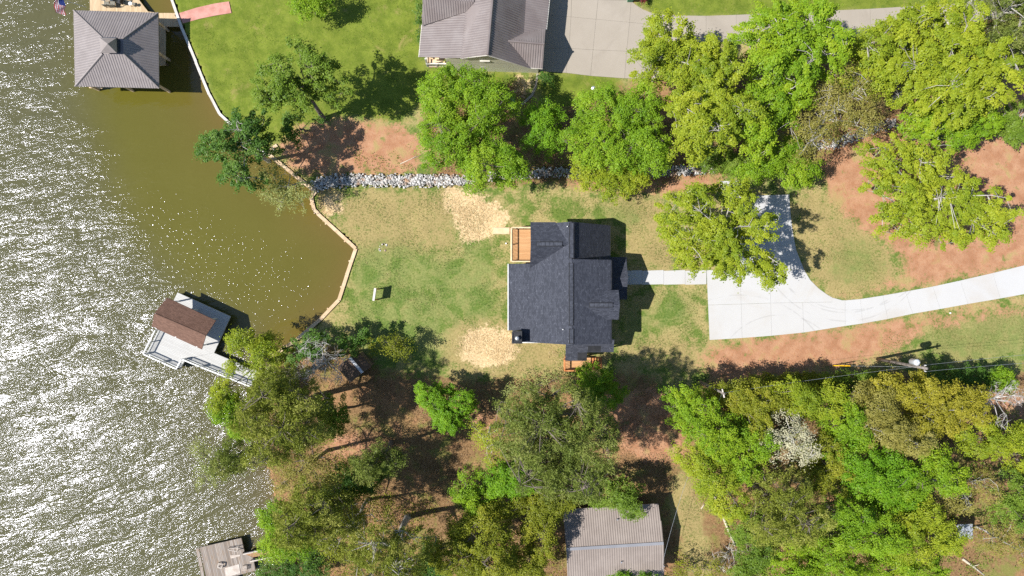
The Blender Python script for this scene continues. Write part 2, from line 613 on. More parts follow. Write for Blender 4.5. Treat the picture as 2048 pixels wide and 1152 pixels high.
arr = np.ones((ny * nx, 4), np.float32)
arr[:, 0] = openw.ravel()
arr[:, 1] = shallow.ravel()
arr[:, 2] = dots.ravel()
ca.data.foreach_set('color', arr.ravel())
struct(link('lake_water', me))

# ------------------------------------------------------------------ concrete
def concrete(name, c1, c2, stain, marks=()):
    m, nt, out = new_mat(name)
    g = NG(nt)
    P = g.pos()
    oi = g.n('ObjectInfo').outputs['Random']
    c = g.mix(g.noise(P, 0.5, 6, 0.65), c1, c2)
    c = g.mix(g.math('MULTIPLY', g.sstep(g.noise(P, 0.16, 5, 0.6, 1.0), 0.5, 0.75), 0.55), c, stain)
    c = g.mix(g.math('MULTIPLY', oi, 0.16), c, stain)
    for (mx_, my_, mr_, mw_) in marks:
        ctr = W(mx_, my_)
        vd = g.n('VectorMath', operation='DISTANCE')
        g.l(P, vd.inputs[0])
        vd.inputs[1].default_value = (ctr.x, ctr.y, 0.06)
        d_ = g.math('ABSOLUTE', g.math('SUBTRACT', vd.outputs['Value'], mr_ / PPM))
        d_ = g.math('ADD', d_, g.math('MULTIPLY', g.sstep(g.noise(P, 0.6, 3), 0.4, 0.6), 0.10))
        c = g.mix(g.math('MULTIPLY', g.math('SUBTRACT', 1.0, g.sstep(d_, mw_ * 0.4, mw_)), 0.22), c, (0.20, 0.19, 0.18))
    f = g.noise(P, 30, 3)
    c = g.mix(0.12, c, g.mix(f, (0.3, 0.3, 0.3), (0.7, 0.7, 0.7)), 'OVERLAY')
    g.princ(out, c, 0.85, 0.2, 0, g.bump(f, 0.1, 0.01))
    return m


M_conc_new = concrete('new_pale_concrete', (0.425, 0.418, 0.408), (0.475, 0.468, 0.458), (0.40, 0.36, 0.31), ((1690, 470, 155, 0.11), (1690, 470, 172, 0.1), (1480, 780, 190, 0.12), (1560, 760, 130, 0.1), (1700, 430, 190, 0.1)))
M_conc_old = concrete('older_buff_concrete', (0.29, 0.25, 0.20), (0.36, 0.315, 0.26), (0.24, 0.205, 0.165))


def slab_obj(pts, mat, parent, z=0.06, name='concrete_slab', inset=0.012):
    q = [W(x, y) for x, y in pts]
    c = sum(q, Vector()) / len(q)
    q = [p + (c - p).normalized() * inset for p in q]
    mb = MB()
    mb.prism([(p.x, p.y) for p in q], -0.12, z)
    return mb.build(name, mat, parent)


drive = struct(thing('driveway', '', ''))
for k in ('label', 'category'):
    del drive[k]
SL = [
    [(1413, 540), (1480, 540), (1482, 608), (1416, 610)], [(1416, 610), (1482, 608), (1484, 676), (1419, 680)],
    [(1478, 392), (1530, 390.5), (1532, 465), (1479, 466)], [(1530, 390.5), (1578, 389), (1581, 430), (1585, 464), (1532, 465)],
    [(1479, 466), (1532, 465), (1533, 540), (1480, 540)], [(1532, 465), (1585, 464), (1592, 500), (1608, 540), (1533, 540)],
    [(1480, 540), (1540, 540), (1541, 606), (1482, 608)], [(1482, 608), (1541, 606), (1543, 671.5), (1484, 676)],
    [(1540, 540), (1608, 540), (1620, 560), (1637, 577), (1655, 590), (1664, 595), (1664, 604), (1541, 606)],
    [(1541, 606), (1605, 605), (1607, 665), (1543, 671.5)],
    [(1605, 605), (1664, 604), (1664, 595), (1684, 600.5), (1690, 600.5), (1690, 652), (1607, 665)],
]
up = [(1690, 600.5), (1720, 598), (1765, 591), (1810, 583), (1865, 573), (1920, 561), (1985, 546), (2050, 530), (2130, 508)]
lo = [(1690, 652), (1725, 647), (1775, 638), (1825, 627.5), (1880, 618), (1935, 608), (2000, 597), (2065, 585), (2145, 565)]
for i in range(len(up) - 1):
    SL.append([up[i], up[i + 1], lo[i + 1], lo[i]])
for s_ in SL:
    slab_obj(s_, M_conc_new, drive)
walk = struct(thing('front_walk', '', ''))
for k in ('label', 'category'):
    del walk[k]
xs = [1246, 1284, 1327, 1370, 1412.6]
for a, b in zip(xs[:-1], xs[1:]):
    slab_obj([(a, 541.5), (b, 540), (b, 568.5), (a, 569.5)], M_conc_new, walk, 0.065)
pad = struct(slab_obj([(1441, 362), (1474, 362), (1475, 389), (1442, 389)], M_conc_new, None, 0.09, 'utility_pad'))

ndrive = struct(thing('neighbour_driveway', '', ''))
for k in ('label', 'category'):
    del ndrive[k]
V = [[(1085, -70), (1085, 0), (1085, 30), (1082, 97), (1080, 143)], [(1148, -70), (1143, 0), (1142, 34), (1138, 97), (1132, 146)],
     [(1202, -70), (1196, 0), (1192, 39), (1186, 100), (1181, 152)], [(1268, -70), (1262, 2), (1259, 45), (1253, 103), (1249, 157)],
     [(1268, -70), (1271, 10), (1312, 50), (1306, 105), (1300, 158)]]
for i in range(4):
    for j in range(4):
        if i == 3 and j == 0:
            continue
        slab_obj([V[i][j], V[i + 1][j], V[i + 1][j + 1], V[i][j + 1]], M_conc_old, ndrive)
slab_obj([(1271, 10), (1285, 19), (1300, 25), (1313, 28), (1312, 50)], M_conc_old, ndrive)
up = [(1313, 28), (1340, 31), (1412, 32), (1472, 30), (1530, 27.5), (1600, 25), (1660, 21.5), (1740, 18), (1820, 13), (1910, 8), (2000, -8), (2100, -40)]
lo = [(1312, 90), (1345, 86), (1412, 84), (1472, 84), (1530, 84), (1600, 83), (1660, 80), (1740, 72), (1820, 60), (1910, 50), (2010, 34), (2120, 0)]
for i in range(len(up) - 1):
    slab_obj([up[i], up[i + 1], lo[i + 1], lo[i]], M_conc_old, ndrive)
M_brickpath = speckle('faded_red_pavers', (0.42, 0.19, 0.15), (0.52, 0.27, 0.22), 1.2, 0.9, 0.2, (0.36, 0.2, 0.14), 10)
bp = [(356, 27), (395, 15), (430, 7), (458, 3), (463, 26), (432, 31), (398, 38), (366, 47)]
mb = MB()
mb.prism([tuple(W(x, y).xy) for x, y in bp], -0.1, 0.03)
struct(mb.build('brick_path', M_brickpath))

# ------------------------------------------------------------------ seawall
M_cap_pale = speckle('weathered_pale_wall_cap', (0.50, 0.46, 0.40), (0.62, 0.58, 0.52), 1.5, 0.85, 0.2, (0.38, 0.33, 0.26))
M_cap_wood = speckle('timber_wall_cap', (0.50, 0.35, 0.21), (0.62, 0.47, 0.31), 1.2, 0.85, 0.2, (0.36, 0.24, 0.14))
M_sheet = speckle('wet_dark_timber_sheeting', (0.10, 0.07, 0.045), (0.17, 0.12, 0.07), 2.0)


def seawall(label, pts, width, mcap):
    t = thing('seawall', label, 'seawall', W(*pts[0]), 'seawalls along the lake')
    q = [W(x, y) for x, y in pts]
    for i in range(len(q) - 1):
        d = (q[i + 1] - q[i])
        n = max(1, round(d.length / 3.6))
        for k in range(n):
            a = q[i] + d * (k / n)
            b = q[i] + d * ((k + 1) / n)
            e = d.normalized() * 0.006
            lift = 0.002 * (i % 2)
            wob = Vector((-d.y, d.x, 0)).normalized() * random.uniform(-0.025, 0.025)
            a, b = a + wob, b + wob
            mb = MB()
            mb.beam(a + e + Vector((0, 0, 0.1 + lift)), b - e + Vector((0, 0, 0.1 + lift)), width, 0.12)
            mb.build('cap_board', mcap, t)
            sd = Vector((d.y, -d.x, 0)).normalized() * (width * 0.5 + 0.05)
            mp = a.lerp(b, 0.5)
            if not in_poly(np.array([(mp + sd * 3).x]), np.array([(mp + sd * 3).y]), LAKE)[0]:
                sd = -sd
            mb = MB()
            mb.tube([mp + sd + Vector((0, 0, -2.0)), mp + sd + Vector((0, 0, 0.14))], [0.09, 0.085], 8)
            mb.build('wall_post', M_sheet if width < 0.3 else M_cap_wood, t)
        mb = MB()
        mb.beam(q[i] + Vector((0, 0, -0.83)), q[i + 1] + Vector((0, 0, -0.83)), width * 0.55, 1.7)
        mb.build('sheet_panel', M_sheet, t)
    return t


seawall('thin pale seawall curving along the bright mown lawn', [(340, -20), (345, 0), (366, 60), (393, 125), (420, 190), (440, 228), (470, 256), (524, 303), (530, 310)], 0.27, M_cap_pale)
seawall('wider timber seawall zigzagging round the cove below the house', [(555, 291), (534, 306), (632, 384), (623, 395),
        (629, 420), (636, 427), (712, 497), (694, 550), (678, 600), (640, 640), (595, 678), (545, 712)], 0.36, M_cap_wood)
# ------------------------------------------------------------------ building materials
def shingles(name, c1, c2, c3, tab=0.32, course=0.14):
    m, nt, out = new_mat(name)
    g = NG(nt)
    uv = g.n('UVMap').outputs[0]
    br = g.n('TexBrick', offset=0.37, squash=1.0)
    br.inputs['Color1'].default_value = (0.0, 0, 0, 1)
    br.inputs['Color2'].default_value = (1, 1, 1, 1)
    br.inputs['Mortar'].default_value = (0.2, 0.2, 0.2, 1)
    br.inputs['Scale'].default_value = 1.0
    br.inputs['Mortar Size'].default_value = 0.012
    br.inputs['Mortar Smooth'].default_value = 0.1
    br.inputs['Bias'].default_value = 0.0
    br.inputs['Brick Width'].default_value = tab
    br.inputs['Row Height'].default_value = course
    g.l(uv, br.inputs['Vector'])
    P = g.pos()
    t = g.math('MULTIPLY', br.outputs['Color'], 1.0)
    col = g.mix(g.sstep(t, 0.1, 0.8), c1, c2)
    col = g.mix(g.math('MULTIPLY', g.sstep(g.noise(P, 4.5, 3, 0.7), 0.58, 0.70), 0.65), col, c3)
    col = g.mix(g.math('MULTIPLY', g.sstep(g.noise(P, 0.5, 4), 0.4, 0.7), 0.3), col, c1)
    gr = g.noise(P, 60, 2)
    col = g.mix(0.4, col, g.mix(gr, (0.2, 0.2, 0.2), (0.8, 0.8, 0.8)), 'OVERLAY')
    h = g.math('ADD', g.math('MULTIPLY', t, 0.6), g.math('MULTIPLY', br.outputs['Fac'], -0.8))
    h = g.math('ADD', h, g.math('MULTIPLY', gr, 0.35))
    g.princ(out, col, 0.8, 0.35, 0, g.bump(h, 0.6, 0.02))
    return m


def siding(name, c1, c2, pitch=0.16):
    m, nt, out = new_mat(name)
    g = NG(nt)
    P = g.pos()
    sp = g.n('SeparateXYZ')
    g.l(P, sp.inputs[0])
    z = g.math('FRACT', g.math('DIVIDE', sp.outputs[2], pitch))
    c = g.mix(g.noise(P, 0.8, 4), c1, c2)
    g.princ(out, c, 0.6, 0.3, 0, g.bump(z, 0.25, 0.01))
    return m


def metal_roof(name, c1, c2, rough=0.45):
    m, nt, out = new_mat(name)
    g = NG(nt)
    P = g.pos()
    c = g.mix(g.sstep(g.noise(P, 0.7, 6, 0.65), 0.35, 0.7), c1, c2)
    c = g.mix(g.math('MULTIPLY', g.sstep(g.noise(P, 3.0, 4, 0.7), 0.6, 0.78), 0.35), c, tuple(v * 0.6 for v in c1))
    g.princ(out, c, g.math('ADD', rough, g.math('MULTIPLY', g.noise(P, 1.5, 3), 0.15)), 0.45, 0.0, g.bump(g.noise(P, 0.9, 2), 0.08, 0.05))
    return m


def planks(name, c1, c2, c3, width, angle, rough=0.8, gap=0.06):
    """boards running along a world direction; per-board tone, grain and gaps"""
    m, nt, out = new_mat(name)
    g = NG(nt)
    P = g.mapping(g.pos(), (1, 1, 1), (0, 0, -angle))
    sp = g.n('SeparateXYZ')
    g.l(P, sp.inputs[0])
    v = g.math('DIVIDE', sp.outputs[1], width)
    fl = g.math('FLOOR', v)
    fr = g.math('FRACT', v)
    wn_ = g.n('TexWhiteNoise', noise_dimensions='1D')
    g.l(fl, wn_.inputs['W'])
    c = g.mix(wn_.outputs[0], c1, c2)
    gr = g.noise(g.mapping(P, (1.2, 14, 1)), 1.0, 4, 0.7)
    c = g.mix(g.sstep(gr, 0.4, 0.75), c, c3)
    gp = g.math('GREATER_THAN', g.math('ABSOLUTE', g.math('SUBTRACT', fr, 0.5)), 0.5 - gap)
    c = g.mix(g.math('MULTIPLY', gp, 0.75), c, tuple(v_ * 0.25 for v_ in c1))
    g.princ(out, c, rough, 0.25, 0, g.bump(g.math('ADD', g.math('MULTIPLY', gr, 0.3), g.math('MULTIPLY', gp, -1.0)), 0.4, 0.012))
    return m


M_shingle = shingles('charcoal_asphalt_shingles', (0.030, 0.033, 0.045), (0.052, 0.056, 0.073), (0.13, 0.138, 0.165))
M_felt = speckle('black_roof_underlay', (0.018, 0.019, 0.022), (0.03, 0.03, 0.034), 2)
M_vent = speckle('ridge_vent_shingle', (0.036, 0.039, 0.05), (0.062, 0.067, 0.083), 4)
M_white = speckle('white_trim_paint', (0.62, 0.62, 0.60), (0.72, 0.72, 0.70), 2, 0.5)
M_wall = siding('pale_grey_lap_siding', (0.50, 0.50, 0.48), (0.58, 0.58, 0.55))
M_glass, nt, out = new_mat('dark_window_glass')
NG(nt).princ(out, (0.03, 0.04, 0.05), 0.08, 0.6)
M_deckwood = planks('fresh_cedar_deck_boards', (0.50, 0.27, 0.12), (0.60, 0.34, 0.165), (0.44, 0.22, 0.09), 0.14, 0.0)
M_postwood = speckle('orange_stained_timber', (0.42, 0.15, 0.05), (0.55, 0.25, 0.10), 2)
M_tan = speckle('fresh_pine_timber', (0.60, 0.42, 0.25), (0.70, 0.52, 0.34), 1.5)
M_blackmetal = speckle('black_painted_metal', (0.012, 0.012, 0.014), (0.03, 0.03, 0.032), 3, 0.4, 0.5)
M_steel, nt, out = new_mat('galvanised_steel')
NG(nt).princ(out, (0.62, 0.64, 0.66), 0.35, 0.5, 0.7)
M_pvc, nt, out = new_mat('white_plastic_pipe')
NG(nt).princ(out, (0.75, 0.75, 0.73), 0.4, 0.4)


def roof_part(parent, pts, mat, th=0.16, name='roof_slope', eave=None, lift=0.0):
    """one roof plane; uv runs along the eave and up the slope"""
    p = [Vector(q) + Vector((0, 0, lift)) for q in pts]
    nrm = Vector((0, 0, 0))
    for i in range(len(p)):
        a, b = p[i], p[(i + 1) % len(p)]
        nrm += a.cross(b)
    nrm.normalize()
    if nrm.z < 0:
        nrm = -nrm
    u = Vector(eave).normalized() if eave is not None else Vector((0, 0, 1)).cross(nrm).normalized()
    v = nrm.cross(u).normalized()
    mb = MB()
    mb.slab(p, th)
    return mb.build(name, mat, parent, uv=(p[0], u, v))


def seams(parent, pts, mat, spacing, w=0.045, h=0.035, eave=None, name='roof_seams', lift=0.0):
    """standing ribs of a metal roof, clipped to the slope's outline; one joined part"""
    p = [Vector(q) for q in pts]
    nrm = Vector((0, 0, 0))
    for i in range(len(p)):
        nrm += p[i].cross(p[(i + 1) % len(p)])
    nrm.normalize()
    if nrm.z < 0:
        nrm = -nrm
    u = Vector(eave).normalized() if eave is not None else Vector((0, 0, 1)).cross(nrm).normalized()
    u = (u - nrm * u.dot(nrm)).normalized()
    v = nrm.cross(u).normalized()
    o = p[0]
    q = [((a - o).dot(u), (a - o).dot(v), (a - o).dot(nrm)) for a in p]
    lo_, hi_ = min(a[0] for a in q), max(a[0] for a in q)
    mb = MB()
    x = lo_ + spacing * 0.5
    while x < hi_:
        ys = []
        for i in range(len(q)):
            a, b = q[i], q[(i + 1) % len(q)]
            if (a[0] > x) != (b[0] > x):
                t = (x - a[0]) / (b[0] - a[0])
                ys.append((a[1] + t * (b[1] - a[1]), a[2] + t * (b[2] - a[2])))
        ys.sort()
        for (ya, na), (yb, nb) in zip(ys[0::2], ys[1::2]):
            if yb - ya > 0.1:
                a = o + u * x + v * ya + nrm * (na + h * 0.5)
                b = o + u * x + v * yb + nrm * (nb + h * 0.5)
                mb.trap(a - nrm * (h * 0.5 + 0.004), b - nrm * (h * 0.5 + 0.004), 0.17, 0.055, 0.03, nrm)
        x += spacing
    if mb.v:
        ob = mb.build(name, mat, parent)
        ob['kind'] = 'stuff'
        return ob


def window(parent, c, along, w, h, face, mframe=None):
    """window on a wall: frame and pane set proud of the wall"""
    c, a, f = Vector(c), Vector(along).normalized(), Vector(face).normalized()
    up = Vector((0, 0, 1))
    mb = MB()
    for sx in (-1, 1):
        mb.beam(c + a * sx * w / 2 - up * h / 2 + f * 0.03, c + a * sx * w / 2 + up * h / 2 + f * 0.03, 0.09, 0.09, f)
    for sz in (-1, 1):
        mb.beam(c - a * (w / 2 - 0.05) + up * sz * h / 2 + f * 0.03, c + a * (w / 2 - 0.05) + up * sz * h / 2 + f * 0.03, 0.088, 0.09, f)
    wi = mb.build('window', mframe or M_white, parent)
    mb = MB()
    mb.beam(c - a * (w / 2 - 0.03) + f * 0.02, c + a * (w / 2 - 0.03) + f * 0.02, 0.03, h - 0.06, up)
    mb.build('pane', M_glass, wi)
    mb = MB()
    mb.beam(c - a * (w / 2 + 0.08) - up * (h / 2 + 0.07) + f * 0.06, c + a * (w / 2 + 0.08) - up * (h / 2 + 0.07) + f * 0.06, 0.12, 0.05, up)
    mb.build('sill', mframe or M_white, wi)
    return wi


def railing(parent, p0, p1, mat, h=1.0, post=0.1, gap=1.6, balusters=True, name='railing', bmat=None):
    p0, p1 = Vector(p0), Vector(p1)
    d = p1 - p0
    mb = MB()
    n = max(1, round(d.length / gap))
    for i in range(n + 1):
        b = p0 + d * i / n
        mb.beam(b, b + Vector((0, 0, h - 0.03)), post, post)
    mb.beam(p0 + Vector((0, 0, h)), p1 + Vector((0, 0, h)), 0.13, 0.05)
    mb.beam(p0 + Vector((0, 0, 0.14)), p1 + Vector((0, 0, 0.14)), 0.06, 0.06)
    r = mb.build(name, mat, parent)
    if balusters:
        mb = MB()
        k = int(d.length / 0.14)
        for i in range(1, k):
            b = p0 + d * i / k
            mb.beam(b + Vector((0, 0, 0.17)), b + Vector((0, 0, h - 0.04)), 0.03, 0.03)
        if mb.v:
            mb.build('balusters', bmat or mat, r, kind='stuff')
    return r


# ------------------------------------------------------------------ the lake house
house = thing('lake_house', 'lake house with dark charcoal shingle roof in the middle of the yard', 'house', (5.7, 0.4, 0))
# walls
mb = MB()
mb.box(2.25, 9.35, 2.85, 6.05, 0, 2.95)
mb.box(2.25, 9.3, -5.1, 2.85, 0, 3.1)
mb.hexa([(2.3, -5.08, 3.1), (9.25, -5.08, 3.1), (9.25, 2.78, 3.1), (2.3, 2.78, 3.1)],
        [(5.3, -5.08, 5.75), (9.25, -5.08, 4.95), (9.25, 2.78, 4.95), (5.3, 2.78, 5.75)])
mb.hexa([(2.3, 2.84, 2.95), (9.3, 2.84, 2.95), (9.3, 6.03, 2.95), (2.3, 6.03, 2.95)],
        [(2.3, 3.5, 4.85), (6.2, 3.5, 5.6), (6.2, 6.03, 5.0), (2.3, 6.03, 4.85)])
mb.hexa([(2.32, 3.55, 4.84), (5.2, 3.55, 4.84), (5.2, 5.8, 4.84), (2.32, 5.8, 4.84)],
        [(2.32, 4.15, 5.95), (5.0, 4.15, 5.95), (5.0, 4.35, 5.95), (2.32, 4.35, 5.95)])
mb.build('wall', M_wall, house)
mb = MB()
mb.box(9.25, 10.1, -2.9, -0.45, 0, 5.1)
mb.hexa([(9.25, -2.88, 5.1), (10.09, -2.88, 5.1), (10.09, -0.47, 5.1), (9.25, -0.47, 5.1)],
        [(9.25, -1.72, 5.85), (10.09, -1.72, 5.85), (10.09, -1.56, 5.85), (9.25, -1.56, 5.85)])
mb.build('bay_wall', M_wall, house)
# roof slopes
R1 = [(5.7, 6.35, 6.5), (4.24, 6.35, 5.35), (5.45, 4.23, 6.3025), (1.87, 2.05, 3.47), (1.87, -5.45, 3.47), (5.7, -5.45, 6.5)]
roof_part(house, R1, M_shingle, eave=(0, 1, 0))
roof_part(house, [(1.8, 4.23, 6.3), (5.45, 4.23, 6.3), (4.24, 6.42, 5.35), (1.8, 6.42, 5.35)], M_shingle, eave=(1, 0, 0), lift=0.004)
roof_part(house, [(1.8, 4.23, 6.3), (5.45, 4.23, 6.3), (1.8, 2.0, 3.42)], M_shingle, eave=(1, 0, 0), lift=0.004)
roof_part(house, [(5.7, 6.35, 6.5), (9.88, 6.35, 2.7), (9.88, 2.8, 2.7), (5.7, 2.8, 6.5)], M_shingle, eave=(0, 1, 0))
roof_part(house, [(5.7, 2.76, 6.5), (9.68, 2.76, 5.1), (9.68, -5.45, 5.1), (5.7, -5.45, 6.5)], M_shingle, eave=(0, 1, 0), lift=0.003)
pw_ = [(1.87, 2.45, 3.46), (-0.35, 2.45, 2.66), (-0.35, -4.3, 2.66), (0.98, -4.3, 3.14), (0.98, -5.45, 3.14), (1.87, -5.45, 3.46)]
roof_part(house, pw_, M_shingle, eave=(0, 1, 0), lift=-0.02)
roof_part(house, [(6.84, -1.64, 6.1), (10.4, -1.64, 6.1), (10.4, -0.2, 5.25), (9.25, -0.2, 5.25)], M_shingle, eave=(1, 0, 0), lift=0.01)
roof_part(house, [(6.84, -1.64, 6.1), (10.4, -1.64, 6.1), (10.4, -3.08, 5.25), (9.25, -3.08, 5.25)], M_shingle, eave=(1, 0, 0), lift=0.01)
roof_part(house, [(9.36, 0.99, 3.72), (11.58, 0.99, 3.72), (11.58, 3.14, 2.65), (9.36, 3.14, 2.65)], M_shingle, 0.14, 'porch_roof_slope', (1, 0, 0))
roof_part(house, [(9.36, 0.99, 3.72), (11.58, 0.99, 3.72), (11.58, -1.17, 2.65), (9.36, -1.17, 2.65)], M_shingle, 0.14, 'porch_roof_slope', (1, 0, 0))
mb = MB()
mb.poly([(11.45, -1.0, 2.6), (11.45, 2.98, 2.6), (11.45, 0.99, 3.6)])
mb.build('porch_gable', M_wall, house)
S1 = [(5.4, -5.12, 3.55), (10.24, -5.12, 3.55), (10.24, -6.47, 3.05), (7.58, -6.47, 3.05), (7.58, -7.38, 2.72), (5.4, -7.38, 2.72)]
roof_part(house, S1, M_shingle, 0.12, 'side_porch_roof', (1, 0, 0))


def s1z(y):
    return 3.55 + (y + 5.12) * (0.83 / 2.26)


for (x0, x1, y0, y1) in ((6.62, 7.56, -7.34, -6.5), (7.62, 8.95, -6.42, -5.82)):
    mb = MB()
    mb.slab([(x0, y0, s1z(y0) + 0.012), (x1, y0, s1z(y0) + 0.012), (x1, y1, s1z(y1) + 0.012), (x0, y1, s1z(y1) + 0.012)], 0.011)
    mb.build('roof_underlay_patch', M_felt, house)['label'] = 'bare dark underlay patch on the side porch roof'
# ridge vents
for a, b in (((5.72, 6.2, 6.5), (5.72, 2.9, 6.5)), ((5.68, 2.35, 6.5), (5.68, -3.55, 6.5)), ((5.7, -3.95, 6.5), (5.7, -5.3, 6.5)),
             ((2.4, 4.23, 6.3), (4.8, 4.23, 6.3)), ((7.5, -1.64, 6.11), (9.7, -1.64, 6.11))):
    a, b = Vector(a), Vector(b)
    d = (b - a).normalized()
    r = d.cross(Vector((0, 0, 1)))
    mb = MB()
    n = max(2, round((b - a).length / 0.4))
    for i in range(n):
        p, q = a + (b - a) * (i / n), a + (b - a) * ((i + 0.97) / n)
        wv = r * 0.17
        dz = Vector((0, 0, 0.10 if abs(d.y) > 0.5 else 0.07))
        t0 = Vector((0, 0, 0.055 + 0.01 * (i % 2)))
        mb.hexa([p - wv - dz, p + wv - dz, q + wv - dz, q - wv - dz] if True else [], [p - wv * 0.9 + t0 * 0.4, p + wv * 0.9 + t0 * 0.4, q + wv * 0.9 + t0, q - wv * 0.9 + t0])
    rv = mb.build('ridge_vent', M_vent, house)
    mb = MB()
    wv = r * 0.235
    dz = Vector((0, 0, 0.16 if abs(d.y) > 0.5 else 0.12))
    t0 = Vector((0, 0, -0.012 if abs(d.y) > 0.5 else -0.008))
    mb.hexa([a - wv - dz - d * 0.06, a + wv - dz - d * 0.06, b + wv - dz + d * 0.06, b - wv - dz + d * 0.06], [a - wv + t0 - d * 0.06, a + wv + t0 - d * 0.06, b + wv + t0 + d * 0.06, b - wv + t0 + d * 0.06])
    mb.build('vent_dark_strip', M_felt, rv)  # wider dark strip under the vent, gives it dark edges
# white eave trim / gutters
for a, b in (((-0.40, 2.45, 2.55), (-0.40, -4.3, 2.55)), ((9.93, 6.3, 2.6), (9.93, 2.85, 2.6)), ((9.73, 2.7, 5.0), (9.73, -0.15, 5.0)),
             ((9.73, -3.1, 5.0), (9.73, -5.4, 5.0)), ((11.63, 3.1, 2.56), (11.63, -1.15, 2.56)), ((0.98, -5.50, 3.0), (5.6, -5.50, 3.0))):
    mb = MB()
    mb.beam(a, b, 0.09, 0.11)
    mb.build('gutter', M_white if a[0] < 9 else M_blackmetal, house)
# chimney
ch = MB()
ch.box(0.04, 0.96, -5.44, -4.36, 0, 4.35)
chim = ch.build('chimney', M_wall, house)
mb = MB()
mb.box(-0.02, 1.02, -5.5, -4.3, 4.351, 4.43)
mb.box(0.02, 0.10, -5.46, -4.34, 4.43, 4.5)
mb.box(0.90, 0.98, -5.46, -4.34, 4.43, 4.5)
mb.box(0.10, 0.90, -5.46, -5.38, 4.43, 4.5)
mb.box(0.10, 0.90, -4.42, -4.34, 4.43, 4.5)
mb.build('chimney_cap', M_blackmetal, chim)
mb = MB()
mb.tube([(0.5, -4.95, 4.43), (0.5, -4.95, 4.75), (0.5, -4.95, 4.76), (0.5, -4.95, 4.84), (0.5, -4.95, 4.9)], [0.14, 0.14, 0.22, 0.22, 0.06], 14)
mb.build('flue', M_steel, chim, True)
for x, y, z in ((5.3, 5.9, 6.2), (4.9, -4.0, 5.87)):
    mb = MB()
    mb.tube([(x, y, z - 0.1), (x, y, z + 0.32)], [0.045, 0.045], 10)
    mb.build('vent_pipe', M_pvc, house)
# windows and the front door
for c, a, f, w, h in (((9.36, 4.5, 1.55), (0, 1, 0), (1, 0, 0), 1.4, 1.3), ((10.11, -1.65, 1.5), (0, 1, 0), (1, 0, 0), 1.5, 1.4), ((10.11, -1.65, 4.1), (0, 1, 0), (1, 0, 0), 1.3, 1.1),
                      ((9.31, -4.1, 1.55), (0, 1, 0), (1, 0, 0), 1.2, 1.3), ((2.24, 4.2, 1.7), (0, 1, 0), (-1, 0, 0), 2.4, 1.9), ((2.24, -1.0, 1.55), (0, 1, 0), (-1, 0, 0), 2.2, 1.8),
                      ((4.0, 6.06, 1.55), (1, 0, 0), (0, 1, 0), 1.3, 1.2), ((7.4, 6.06, 1.55), (1, 0, 0), (0, 1, 0), 1.3, 1.2), ((3.8, -5.11, 1.55), (1, 0, 0), (0, -1, 0), 1.3, 1.2)):
    window(house, c, a, w, h, f)
mb = MB()
mb.box(9.3, 9.36, 0.5, 1.5, 0.1, 2.2)
dr = mb.build('front_door', M_postwood, house)
mb = MB()
mb.tube([(9.38, 0.62, 1.1), (9.43, 0.62, 1.1)], [0.035, 0.035], 8)
mb.build('handle', M_blackmetal, dr)
mb = MB()
mb.box(9.3, 11.4, -0.95, 2.95, 0, 0.16)
mb.build('porch_floor', M_conc_new, house)
for x, y, z0, z1 in ((11.25, -0.8, 0.16, 2.55), (11.25, 2.8, 0.16, 2.55), (11.25, 0.25, 0.16, 2.9), (11.25, 1.75, 0.16, 2.9), (9.65, 3.1, 0, 2.6),
                     (9.65, 6.0, 0, 2.6), (-0.1, 2.2, 0, 2.6), (-0.1, -1.0, 0, 2.6), (-0.1, -4.1, 0, 2.6), (5.6, -7.2, 0, 2.65), (7.4, -7.2, 0, 2.65), (10.1, -6.3, 0, 2.95)):
    mb = MB()
    mb.beam((x, y, z0), (x, y, z1), 0.15, 0.15)
    mb.build('porch_post', M_postwood if x > 5 else M_white, house)
mb = MB()
mb.box(-0.25, 2.2, -4.25, 2.3, 0, 0.12)
mb.build('patio_floor', M_conc_old, house)


# back deck on the lake side
def joined_boards(parent, x0, x1, y0, y1, z, mat, pitch=0.145, along='y', name='deck_boards'):
    mb = MB()
    n = int((((y1 - y0) if along == 'x' else (x1 - x0)) / pitch))
    for i in range(n):
        if along == 'x':
            mb.box(x0, x1, y0 + i * pitch, y0 + (i + 0.94) * pitch, z - 0.035, z + 0.002 * (i % 3))
        else:
            mb.box(x0 + i * pitch, x0 + (i + 0.94) * pitch, y0, y1, z - 0.035, z + 0.002 * (i % 3))
    return mb.build(name, mat, parent, kind='stuff')


joined_boards(house, -0.05, 2.22, 2.75, 6.2, 1.0, M_deckwood, along='x')
for x in (0.0, 2.1):
    for y in (2.85, 4.5, 6.1):
        mb = MB()
        mb.beam((x, y, 0), (x, y, 0.93), 0.13, 0.13)
        mb.build('deck_post', M_tan, house)
mb = MB()
mb.beam((-0.12, 2.72, 0.88), (-0.12, 6.25, 0.88), 0.1, 0.2)
mb.build('rim_board', M_tan, house)
railing(house, (-0.06, 2.8, 1.0), (-0.06, 6.18, 1.0), M_tan, 0.95, 0.1, 1.7, True, 'deck_railing', M_blackmetal)
railing(house, (0.0, 6.2, 1.0), (2.2, 6.2, 1.0), M_tan, 0.95, 0.1, 1.2, True, 'deck_railing', M_blackmetal)
railing(house, (0.0, 2.72, 1.0), (2.2, 2.72, 1.0), M_tan, 0.95, 0.1, 1.2, True, 'deck_railing', M_blackmetal)
mb = MB()
mb.box(-2.0, -0.25, 5.75, 6.3, 0.0, 0.12)
mb.box(-2.0, -0.25, 6.22, 6.34, 0.12, 0.3)
mb.box(-2.05, -0.25, 5.66, 5.75, 0.0, 0.22)
mb.build('timber_landing', M_tan, house)
